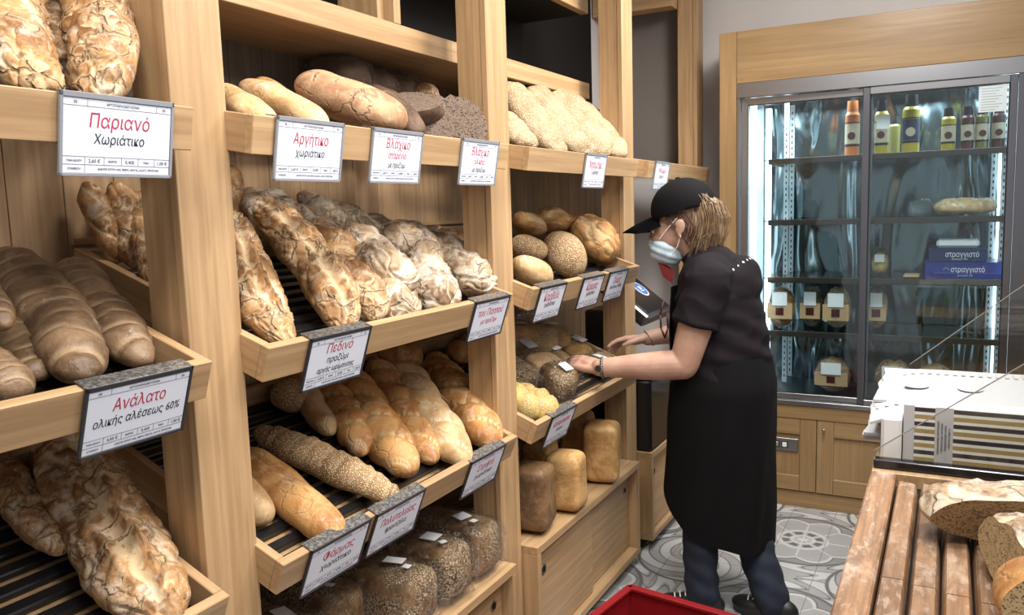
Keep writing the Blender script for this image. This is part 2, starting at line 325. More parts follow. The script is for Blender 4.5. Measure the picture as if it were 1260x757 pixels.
FM = Matrix(((0, 0, 1), (1, 0, 0), (0, 1, 0))).to_4x4()        # text upright on a plane that faces +x
FY = Matrix(((1, 0, 0), (0, 0, -1), (0, 1, 0))).to_4x4()       # text upright on a plane that faces -y
def text(s, size, loc, mat, parent, name='lettering', M=FM, width=None, bold=0, shear=.12, rot=0, sy=1):
    c = bpy.data.curves.new('t', 'FONT'); c.body = s.replace('π', 'п').replace('φ', 'ɸ'); c.size = 1; c.align_x = 'CENTER'; c.align_y = 'CENTER'; c.shear = shear; c.resolution_u = 12 if 'Φ' in s else 2; c.extrude = .0002/size
    o = bpy.data.objects.new('t', c); COL.objects.link(o); bpy.context.view_layer.update()
    me = bpy.data.meshes.new_from_object(o.evaluated_get(DG())); bpy.data.objects.remove(o); me.materials.clear(); me.transform(Matrix.Scale(size, 4))
    if width and len(me.vertices):
        w = max(v.co.x for v in me.vertices)-min(v.co.x for v in me.vertices); k = width/w
        for v in me.vertices: v.co.x *= k; v.co.y *= sy
    me.transform(Matrix.Rotation(rot, 4, 'Z')); me.transform(M)
    q = obj(name, me, mat, parent); q.location = loc; return q
# ------------------------------------------------------------------ setting
Y0, BW, PW = 1.135, 1.13, .126
fl = obj('floor', B(-.62, 2.7, -.6, 4.72, -.06, -.004), 'grout'); tag(fl, None, None, kind='structure')
ts = .2
tm = B(-ts/2+.001, ts/2-.001, -ts/2+.001, ts/2-.001, -.012, 0, bev=.0012); tme = None
for i in range(8):
    for j in range(16):
        x, y = .056+i*ts+.0, 1.51+j*ts-.2*1
        if x > 1.25 and y > 1: continue
        if tme is None: o = obj('floor_tile', tm, 'cement_tile', fl); tme = o.data
        else: o = obj('floor_tile', tme, None, fl)
        o.location = (x, y, 0)
def S(name, mat, *a, **k):
    o = obj(name, B(*a, **k), mat); o['kind'] = 'structure'; return o
S('wall_left', 'wall_paint', -.66, -.56, -.6, 4.62, 0, 3.0)
bm = bmesh.new(); box(bm, -.66, .166, 4.62, 4.74, 0, 3.0); box(bm, .166, 1.75, 4.62, 4.74, 2.42, 3.0); box(bm, 1.75, 2.7, 4.62, 4.74, 0, 3.0); o = obj('wall_back', bm, 'wall_paint'); o['kind'] = 'structure'
S('ceiling', 'ceiling_paint', -.66, 2.7, -.6, 4.74, 3.0, 3.08)
# spotlights beside the shelving, then added unseen fixtures for the fill lights
for x, y, lb in ((.68, .35, 'black ceiling spotlight beside the shelving, nearest the camera'), (.68, 1.35, 'black ceiling spotlight beside the shelving, second from the camera'), (.68, 2.35, 'black ceiling spotlight beside the shelving, third from the camera'), (.68, 3.3, 'black ceiling spotlight beside the shelving, nearest the refrigerator'), (1.75, .9, 'added black fill light fixture over the far side of the counter, nearer the camera'), (1.75, 2.4, 'added black fill light fixture over the far side of the counter, further away'), (1.35, 1.5, 'added black fill light fixture right above the counter slats'), (1.0, 3.1, 'added black fill light fixture in front of the refrigerator')):
    e = tag(empty('ceiling_spot_and_fill', (x, y, 3.0)), lb, 'lamp', 'ceiling spotlights')
    bm = bmesh.new(); cyl(bm, (0, 0, 0), (0, 0, -.03), .05, .05, 20); obj('base', bm, 'holder_black', e)
    bm = bmesh.new(); cyl(bm, (0, 0, -.03), (0, 0, -.12), .075, .075, 20, caps=False); obj('lamp_shade', bm, 'holder_black', e)
# ------------------------------------------------------------------ shelving
shelf = tag(empty('bread_shelving', (-.25, 2.3, 0)), 'tall oak bread shelving with square posts and dark upper compartments along the left wall', 'shelving')
def sp(name, mat, *a, **k):
    o = obj(name, B(*a, bev=k.get('bev', .0015)), mat, shelf); o.location = (.25, -2.3, 0); return o
for i in range(-1, 4):
    y1 = Y0+i*BW; y0 = y1-PW
    bm = bmesh.new(); box(bm, -.02, 0, y0, y1, 0, 2.95, bev=.0015); box(bm, -.105, -.0215, y0+.004, y1-.004, 0, 2.95, bev=.0015)
    o = obj('post', bm, 'oak_z', shelf); o.location = (.25, -2.3, 0)
# back planks: three bays
rnd = random.Random(4)
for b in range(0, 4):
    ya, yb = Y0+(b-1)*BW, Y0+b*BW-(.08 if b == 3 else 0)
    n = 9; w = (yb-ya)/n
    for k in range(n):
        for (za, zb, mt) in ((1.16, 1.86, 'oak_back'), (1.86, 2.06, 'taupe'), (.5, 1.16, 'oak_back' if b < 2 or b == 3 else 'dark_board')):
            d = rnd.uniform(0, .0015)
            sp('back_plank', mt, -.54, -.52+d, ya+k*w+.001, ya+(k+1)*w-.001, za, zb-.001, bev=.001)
for y, z in ((3.13, 1.10), (3.15, 1.02), (2.0, 1.08)):
    bm = bmesh.new(); cyl(bm, (-.52, y, z), (-.512, y, z), .012, .012, 12); o = obj('screw_head', bm, 'screw', shelf); o.location = (.25, -2.3, 0)
# horizontal rails behind the middle trays
for b in (1, 2): sp('back_rail', 'oak_y', -.52, -.505, Y0+(b-1)*BW, Y0+b*BW-PW, 1.515, 1.53)
# upper compartments
for b in (0, 1, 2):
    ya, yb = Y0+(b-1)*BW, Y0+b*BW
    sp('compartment_floor', 'oak_y', -.52, -.22, ya, yb, 2.04, 2.062)
    sp('front_rail', 'oak_y', -.235, -.2, ya, yb, 2.038, 2.104)
    sp('front_rail', 'oak_y', -.235, -.2, ya, yb, 2.40, 2.5)
    sp('compartment_back', 'dark_board', -.53, -.52, ya, yb, 2.06, 2.9)
    sp('compartment_top', 'dark_board', -.52, -.235, ya, yb, 2.40, 2.42)
    if b < 2:
        yd = ya+.83
        sp('divider', 'oak_z', -.38, -.2365, yd-.028, yd+.028, 2.063, 2.5); sp('divider', 'oak_z', -.2360, -.1995, yd-.0, yd+.032, 2.1045, 2.399)
# last bay: open above, beam at its far end
sp('compartment_back', 'dark_board', -.53, -.52, Y0+2*BW, 4.2, 2.06, 2.9)
sp('wall_shade_panel', 'shaded_wall_grey', -.545, -.11, 4.53, 4.55, 1.80, 2.9)  # added dark sheet standing in for shade on the back wall
sp('end_beam', 'oak_x', -.55, -.105, 4.30, 4.40, 2.60, 2.72)
# ------------------------------------------------------------------ trays
ROW = {'top': (1.754, 10, 1.77), 'mid': (1.315, 19, 1.33), 'low': (.879, 22, .89)}
TRAYS = [('top', -1, 'top tray of the nearest bay, holding rustic loaves'), ('mid', -1, 'middle tray of the nearest bay, holding brown grooved loaves'), ('low', -1, 'low tray with black slats in the nearest bay, holding big rustic loaves'),
         ('top', 0, 'top tray of the second bay, with pale, tan and dark loaves'), ('mid', 0, 'middle tray of the second bay, heaped with floured loaves'), ('low', 0, 'low tray of the second bay, black slats under twisted and sesame loaves'),
         ('top', 1, 'top tray of the third bay, with leaning sesame breads'), ('mid', 1, 'middle tray of the third bay, with round loaves'), ('low', 1, 'low tray of the third bay, with wrapped breads under the woman\'s hands'),
         ('top', 2, 'empty narrow tray above the woman\'s black cap')]
def tray(row, i, lab):
    z, a, _ = ROW[row]; yl = Y0+i*BW-.006; yr = Y0+(i+1)*BW-PW-.016
    root = tag(empty('bread_tray', (.075, (yl+yr)/2, z), (0, R_(a), 0)), 'oak '+lab, 'tray', 'oak bread trays'); h = (yr-yl)/2; t = .021; D = .60 if row != 'top' else .56
    H = .073
    P = lambda n, mt, *c: obj(n, B(*c, bev=.0015), mt, root)
    P('front_board', 'oak_y', -t, 0, -h, h, -H, 0)
    for s in (-1, 1): P('side_board', 'oak_x', -D, -t-.0003, min(s*h, s*(h-t)), max(s*h, s*(h-t)), -H, 0)
    P('back_board', 'oak_y', -D, -D+.018, -h+t, h-t, -H, -.002)
    if i == 2:
        P('bottom_board', 'oak_y', -D+.018, -t, -h+t, h-t, -H, -H+.01); return root
    if row != 'top':
        P('bottom_board', 'oak_y', -D+.019, -t-.001, -h+t+.001, h-t-.001, -H, -H+.004)
    n = 12 if row != 'top' else 6
    sl = None
    for k in range(n):
        x = -.052-k*(D-.09)/(n-1)
        if sl is None: o = obj('slat', B(-.013, .013, -h+t, h-t, -.008, .008, bev=.003), 'black_slat', root); sl = o.data
        else: o = obj('slat', sl, None, root)
        o.location = (x, 0, -.0595)
    return root
for a in TRAYS: tray(*a)
# ------------------------------------------------------------------ signs
def sign(row, y, l1, l2, lab, l3=None, w1=.105, w2=.085, w3=.08, c2='ink_black', price='2,60 €', px=.085, s1=.030, s2=.021):
    z, a, _ = ROW[row]
    r = tag(empty('price_sign', (.077, y, z+.0012), (0, R_(a), 0)), lab, 'price sign', 'clip-on price signs on the tray boards')
    obj('clip', B(-.027, .004, -.0985, .0985, 0, .0022, bev=.0006), 'clip_metal', r)
    obj('holder', B(.001, .0035, -.0985, .0985, -.122, .0022, bev=.0006), 'holder_clear' if row == 'top' else 'holder_black', r)
    bm = bmesh.new()
    for c in ((-.0985, .0985, -.122, -.117), (-.0985, .0985, -.006, .0022), (-.0985, -.0935, -.122, .0022), (.0935, .0985, -.122, .0022)): box(bm, .0034, .0062, *c, bev=.0006)
    obj('frame', bm, 'holder_clear' if row == 'top' else 'holder_black', r)
    obj('card', B(.0035, .0045, -.0925, .0925, -.1165, -.0075), 'paper', r)
    bm = bmesh.new()
    for z0 in (-.018, -.0925, -.1045): box(bm, .0045, .0048, -.0925, .0925, z0, z0+.0007)
    for y0 in (-.058, -.026, .004, .034, .064): box(bm, .0045, .0048, y0, y0+.0006, -.1045, -.0925)
    for y0 in (-.055, .065): box(bm, .0045, .0048, y0, y0+.0006, -.018, -.0075)
    box(bm, .0045, .0048, -.058, -.0574, -.1165, -.1045)
    obj('ruled_lines', bm, 'paper_line', r)
    x = .0048; k = -.002 if l3 else 0
    text(l1, s1, (x, 0, -.039+(.007 if l3 else 0)), 'ink_red', r, width=w1*.93, bold=.0003)
    text(l2, s2, (x, .0, -.066+(.008 if l3 else 0)), c2, r, width=w2, bold=.0003)
    if l3: text(l3, s2*.85, (x, .0, -.080), 'ink_black', r, width=w3, bold=.0002)
    text('ΑΡΤΟΠΑΡΑΣΚΕΥΑΣΜΑ', .0052, (x, .005, -.0128), 'paper_line', r, shear=0); text('50', .006, (x, -.074, -.0128), 'paper_line', r, shear=0); text('50', .006, (x, .079, -.0128), 'paper_line', r, shear=0)
    for s, yy, q in (('ΤΙΜΗ ΚΙΛΟΥ', -.075, .0042), (price, -.042, .0075), ('ΒΑΡΟΣ', -.011, .0045), ('0,400', .019, .0075), ('ΤΙΜΗ', .049, .0045), ('1,00 €', .079, .0075)): text(s, q, (x, yy, -.0985), 'paper_line', r, shear=0)
    text('ΣΥΝΘΕΣΗ', .0042, (x, -.075, -.1105), 'paper_line', r, shear=0); text('ΑΛΕΥΡΙ ΣΙΤΟΥ 65%, ΝΕΡΟ, ΜΑΓΙΑ, ΑΛΑΤΙ, ΠΡΟΖΥΜΙ', .0045, (x, .018, -.1105), 'paper_line', r, shear=0)
    return r
sign('top', .849, 'Παριανό', 'Χωριάτικο', 'white price sign on the nearest top tray, a two line red and black name', w1=.112, w2=.088)
sign('mid', .847, 'Ανάλατο', 'ολικής αλέσεως 60%', 'white price sign reading 60% on the nearest middle tray of brown loaves', w1=.105, w2=.16, price='4,00 €')
sign('top', 1.281, 'Αργήτικο', 'χωριάτικο', 'white price sign under the pale smooth loaves of the second top tray', w1=.11, w2=.085)
sign('top', 1.576, 'Βλάχικο', 'σταρένιο', 'white price sign between the large tan loaf and the cut dark breads', 'με προζύμι', w1=.10, w2=.07, w3=.065, c2='ink_red')
sign('top', 1.955, 'Βλάχικο', 'ολικής', 'white price sign on the second top tray where it meets the second post', 'με προζύμι', w1=.10, w2=.055, w3=.07, c2='ink_red')
sign('top', 2.785, 'Νησιώτικο', 'λαδένιο', 'small white price sign below the leaning sesame breads', w1=.13, w2=.06, s1=.040)
sign('top', 3.56, 'Ψωμί', 'τοστ', 'white price sign just above the woman\'s black cap', w1=.10, w2=.06)
sign('mid', 1.338, 'Πεδινό', 'προζύμι', 'white price sign with three lines under the longest floured loaf', 'αργής ωρίμανσης', w1=.09, w2=.07, w3=.12)
sign('mid', 1.995, 'του Παππού', 'με προζύμι', 'white price sign at the right end of the middle tray of floured loaves', w1=.15, w2=.09, c2='ink_red')
sign('mid', 2.40, 'Καρβέλι', 'χωριάτικο', 'white price sign leftmost of three under the round loaves', w1=.12, w2=.08, s1=.04)
sign('mid', 2.745, 'Κέρκυρας', 'χωριάτικο', 'white price sign in the middle of three under the round loaves', w1=.11, w2=.08, s1=.04)
sign('mid', 3.0, 'Ολικής', 'αλέσεως 100%', 'white price sign rightmost of three under the round loaves', w1=.09, w2=.12, s1=.04)
sign('low', 1.302, 'Φόρμας', 'χωριάτικο', 'white price sign below the smooth split loaf, leftmost of two touching signs', w1=.11, w2=.10)
sign('low', 1.52, 'Πολυτελείας', 'φραντζόλα', 'white price sign below the sesame loaf end, right one of two touching signs', w1=.15, w2=.085)
sign('low', 1.94, 'Στριφτό', 'χωριάτικο', 'white price sign below the rightmost twisted golden loaf', w1=.10, w2=.10)
sign('low', 2.46, 'Καλαμποκίσιο', 'ψωμί', 'white price sign beside the yellow corn bread', w1=.14, w2=.05)
# ------------------------------------------------------------------ bread
LOAVES = [
    ('floured rustic loaf cut off by the left photo edge on the top tray', 'loaves of the upper left tray', 'long', 'rough', 'rustic', 1, [-0.25, 0.901, 1.993], [0.03, 0.75, 1.758], 0.111, 0.084),
    ('floured rustic loaf standing just above the nearest top price sign', 'loaves of the upper left tray', 'long', 'rough', 'rustic', 2, [-0.25, 1.031, 2.029], [0.03, 0.849, 1.757], 0.11, 0.088),
    ('shadowed rustic loaf wedged behind the two upper left loaves', 'loaves of the upper left tray', 'long', 'rough', 'rustic', 3, [-0.38, 1.039, 2.051], [-0.2, 0.95, 1.862], 0.069, 0.055),
    ('brown grooved loaf, the largest, right behind the nearest middle price sign', 'brown grooved loaves', 'long', 'grooved', 'brown', 4, [-0.484, 0.971, 1.497], [0.016, 0.788, 1.325], 0.115, 0.092),
    ('brown grooved loaf against the right end board of its tray', 'brown grooved loaves', 'long', 'grooved', 'brown', 5, [-0.445, 1.089, 1.479], [-0.001, 0.91, 1.326], 0.098, 0.078),
    ('brown loaf lying low in the gap between two bigger grooved loaves', 'brown grooved loaves', 'long', 'grooved', 'brown', 6, [-0.392, 0.86, 1.441], [-0.057, 0.762, 1.325], 0.085, 0.059),
    ('brown loaf end at the left photo edge above the tray board', 'brown grooved loaves', 'long', 'grooved', 'brown', 7, [-0.172, 0.697, 1.385], [0.024, 0.683, 1.318], 0.077, 0.061),
    ('brown loaf at the left photo edge lying over the others', 'brown grooved loaves', 'long', 'grooved', 'brown', 8, [-0.284, 0.78, 1.494], [-0.052, 0.713, 1.413], 0.066, 0.053),
    ('golden folded loaf leftmost of three seen behind the nearest post', 'folded loaves behind the nearest post', 'long', 'folds', 'rustic', 9, [-0.44, 1.132, 1.649], [-0.409, 1.175, 1.476], 0.064, 0.058),
    ('golden folded loaf in the middle of three seen behind the nearest post', 'folded loaves behind the nearest post', 'long', 'folds', 'rustic', 10, [-0.44, 1.207, 1.65], [-0.365, 1.19, 1.461], 0.065, 0.059),
    ('golden folded loaf half hidden by the nearest post', 'folded loaves behind the nearest post', 'long', 'folds', 'rustic', 11, [-0.44, 1.259, 1.632], [-0.272, 1.16, 1.429], 0.061, 0.055),
    ('big cracked rustic loaf with white flour filling the lower left tray', 'big rustic loaves of the lower left tray', 'long', 'ear', 'rustic', 12, [-0.438, 1.021, 1.11], [0.052, 0.871, 0.882], 0.162, 0.107),
    ('rustic loaf tucked under the left side of the big cracked loaf', 'big rustic loaves of the lower left tray', 'long', 'rough', 'rustic', 13, [-0.515, 0.926, 1.101], [-0.195, 0.851, 0.972], 0.082, 0.062),
    ('rustic loaf at the left photo edge above the bare slats', 'big rustic loaves of the lower left tray', 'long', 'rough', 'rustic', 14, [-0.548, 0.864, 1.115], [-0.395, 0.885, 1.053], 0.071, 0.05),
    ('long floured loaf at the left end of the second middle tray', 'long floured loaves', 'long', 'ear', 'rustic', 21, [-0.291, 1.387, 1.577], [0.037, 1.209, 1.308], 0.111, 0.083),
    ('longest floured loaf with an open lengthwise seam above the three line price sign', 'long floured loaves', 'long', 'ear', 'rustic', 22, [-0.364, 1.559, 1.601], [0.023, 1.429, 1.313], 0.118, 0.085),
    ('loaf end peeping out beside the nearest post at the back', 'grey floured loaves piled at the back', 'long', 'folds', 'rustic', 23, [-0.42, 1.536, 1.697], [-0.44, 1.537, 1.566], 0.063, 0.057),
    ('grey floured loaf end at the back left of the pile', 'grey floured loaves piled at the back', 'round', 'folds', 'floury', 24, [-0.44, 1.607, 1.629], [-0.34, 1.552, 1.563], 0.085, 0.068),
    ('grey loaf end behind the longest floured loaf', 'grey floured loaves piled at the back', 'round', 'folds', 'floury', 25, [-0.46, 1.708, 1.63], [-0.36, 1.653, 1.574], 0.076, 0.061),
    ('topmost grey loaf end of the pile, under the first sign of the second top tray', 'grey floured loaves piled at the back', 'round', 'folds', 'floury', 26, [-0.46, 1.815, 1.626], [-0.38, 1.831, 1.572], 0.08, 0.064),
    ('cracked grey loaf end below the topmost one', 'grey floured loaves piled at the back', 'round', 'folds', 'floury', 27, [-0.42, 1.749, 1.583], [-0.33, 1.763, 1.52], 0.092, 0.073),
    ('grey loaf end at the back in the middle of the pile', 'grey floured loaves piled at the back', 'round', 'folds', 'floury', 28, [-0.44, 1.921, 1.596], [-0.35, 1.968, 1.52], 0.098, 0.079),
    ('dark grey loaf end at the right of the pile at the back', 'grey floured loaves piled at the back', 'round', 'folds', 'floury', 29, [-0.44, 2.084, 1.553], [-0.36, 2.132, 1.493], 0.089, 0.071),
    ('folded loaf running down between the longest floured loaf and the twisted ones', 'folded floured loaves', 'long', 'folds', 'rustic', 30, [-0.293, 1.702, 1.537], [0.003, 1.55, 1.315], 0.119, 0.101),
    ('twisted floured loaf lying on top in the middle of the second middle tray', 'folded floured loaves', 'long', 'folds', 'floury', 31, [-0.278, 1.784, 1.521], [0.013, 1.676, 1.381], 0.133, 0.113),
    ('short round floured loaf end nearest the tray board in the middle', 'folded floured loaves', 'long', 'folds', 'floury', 32, [-0.125, 1.773, 1.396], [0.025, 1.606, 1.312], 0.143, 0.122),
    ('broad floured loaf second from the right along the tray board', 'folded floured loaves', 'long', 'folds', 'floury', 33, [-0.26, 1.978, 1.518], [0.04, 1.811, 1.312], 0.147, 0.125),
    ('floured loaf end leaning behind the rightmost ones', 'folded floured loaves', 'long', 'folds', 'floury', 34, [-0.341, 2.13, 1.514], [-0.138, 2.016, 1.423], 0.116, 0.099),
    ('rightmost floured loaf at the tray end by the second post', 'folded floured loaves', 'long', 'folds', 'floury', 35, [-0.3, 2.215, 1.484], [-0.001, 2.091, 1.326], 0.14, 0.119),
    ('small brown loaf at the back right corner of the second middle tray', 'folded floured loaves', 'round', 'folds', 'rustic', 36, [-0.42, 2.442, 1.492], [-0.3, 2.401, 1.447], 0.098, 0.078),
    ('grey loaf at the back between the twisted loaves', 'grey floured loaves piled at the back', 'round', 'folds', 'floury', 37, [-0.42, 2.202, 1.518], [-0.34, 2.224, 1.462], 0.097, 0.078),
    ('long sesame covered loaf lying over the slats', 'plain loaves on the black slats', 'long', 'grooved', 'sesame', 41, [-0.313, 1.454, 1.025], [0.047, 1.535, 0.879], 0.093, 0.079),
    ('smooth golden loaf with a split side above the leftmost low sign', 'plain loaves on the black slats', 'long', 'split', 'golden', 42, [-0.272, 1.357, 0.998], [0.064, 1.309, 0.862], 0.098, 0.084),
    ('pale loaf end beside the nearest post', 'plain loaves on the black slats', 'long', 'smooth', 'pale', 43, [-0.217, 1.275, 0.971], [-0.072, 1.233, 0.912], 0.088, 0.075),
    ('short seeded loaf at the back left of the slats', 'plain loaves on the black slats', 'round', 'smooth', 'sesame', 44, [-0.447, 1.662, 1.084], [-0.35, 1.665, 1.045], 0.1, 0.09),
    ('slim pale loaf at the back beside the seeded one', 'twisted golden loaves', 'long', 'smooth', 'pale', 45, [-0.517, 1.81, 1.102], [-0.232, 1.632, 0.987], 0.076, 0.069),
    ('leftmost of the twisted golden loaves', 'twisted golden loaves', 'long', 'twist', 'golden', 46, [-0.481, 1.847, 1.082], [-0.127, 1.637, 0.94], 0.096, 0.082),
    ('second twisted golden loaf from the left, floured at its end', 'twisted golden loaves', 'long', 'twist', 'golden', 47, [-0.44, 1.948, 1.076], [-0.003, 1.661, 0.9], 0.128, 0.109),
    ('twisted golden loaf lying deep in the middle', 'twisted golden loaves', 'long', 'twist', 'golden', 48, [-0.451, 2.118, 1.075], [-0.016, 1.793, 0.89], 0.114, 0.097),
    ('second twisted loaf from the right, the palest', 'twisted golden loaves', 'long', 'twist', 'pale', 49, [-0.392, 2.183, 1.062], [0.058, 1.845, 0.875], 0.126, 0.107),
    ('rightmost twisted golden loaf by the second post', 'twisted golden loaves', 'long', 'twist', 'golden', 50, [-0.384, 2.355, 1.048], [0.044, 2.021, 0.875], 0.128, 0.109),
    ('golden loaf end under the middle tray board', 'twisted golden loaves', 'long', 'smooth', 'golden', 51, [-0.452, 2.177, 1.126], [-0.316, 2.16, 1.071], 0.119, 0.101),
    ('small golden loaf end at the back right by the second post', 'twisted golden loaves', 'round', 'smooth', 'golden', 52, [-0.391, 2.497, 1.071], [-0.303, 2.454, 1.036], 0.091, 0.078),
    ('pale smooth loaf at the left end of the second top tray', 'loaves of the upper middle tray', 'long', 'smooth', 'pale', 61, [-0.22, 1.319, 1.845], [0.02, 1.22, 1.749], 0.072, 0.057),
    ('pale loaf second from the left in the second top tray', 'loaves of the upper middle tray', 'long', 'smooth', 'pale', 62, [-0.22, 1.396, 1.864], [0.02, 1.383, 1.754], 0.076, 0.061),
    ('golden loaf just showing behind the two pale loaves', 'loaves of the upper middle tray', 'long', 'smooth', 'golden', 63, [-0.36, 1.588, 1.902], [-0.2, 1.508, 1.839], 0.069, 0.055),
    ('large tan loaf with a cracked matt crust', 'loaves of the upper middle tray', 'long', 'split', 'tan', 64, [-0.26, 1.635, 1.9], [0.01, 1.677, 1.785], 0.18, 0.108),
    ('dark loaf wedged between the large tan loaf and the cut halves', 'loaves of the upper middle tray', 'long', 'split', 'dark', 65, [-0.25, 1.927, 1.915], [0.0, 1.76, 1.771], 0.097, 0.068),
    ('sesame bread lowest at the left end of the upper right tray', 'sesame breads', 'long', 'braid', 'sesamepale', 71, [-0.144, 2.453, 1.888], [0.03, 2.345, 1.763], 0.112, 0.067),
    ('sesame flat bread leftmost of the leaning row', 'sesame breads', 'long', 'braid', 'sesamepale', 72, [-0.236, 2.737, 2.021], [0.02, 2.574, 1.76], 0.169, 0.084),
    ('sesame flat bread second of the leaning row', 'sesame breads', 'long', 'braid', 'sesamepale', 73, [-0.238, 2.918, 2.036], [0.02, 2.785, 1.761], 0.179, 0.089),
    ('sesame flat bread third of the leaning row', 'sesame breads', 'long', 'braid', 'sesamepale', 74, [-0.248, 3.086, 2.043], [0.02, 2.992, 1.761], 0.182, 0.091),
    ('sesame flat bread at the right end of the leaning row', 'sesame breads', 'long', 'braid', 'sesamepale', 75, [-0.256, 3.263, 2.043], [0.02, 3.187, 1.763], 0.191, 0.095),
    ('round loaf at the back left', 'round loaves', 'round', 'cracked', 'golden', 81, [-0.3, 2.853, 1.526], [-0.26, 3.017, 1.481], 0.105, 0.094),
    ('round loaf at the back in the middle', 'round loaves', 'round', 'cracked', 'golden', 82, [-0.3, 3.078, 1.527], [-0.26, 3.33, 1.478], 0.126, 0.114),
    ('largest round loaf with torn crust, right end', 'round loaves', 'round', 'rough', 'golden', 83, [-0.18, 3.202, 1.515], [-0.02, 3.182, 1.35], 0.178, 0.16),
    ('round seeded loaf in the middle at the front', 'round loaves', 'round', 'smooth', 'sesame', 84, [-0.12, 2.8, 1.462], [0.0, 2.779, 1.317], 0.153, 0.138),
    ('round seeded loaf half hidden at the left', 'round loaves', 'round', 'smooth', 'sesame', 85, [-0.16, 2.571, 1.443], [-0.12, 2.726, 1.399], 0.101, 0.091),
    ('pale floured bun at the front left end', 'round loaves', 'round', 'smooth', 'pale', 86, [-0.06, 2.392, 1.392], [0.0, 2.526, 1.315], 0.105, 0.094),
]

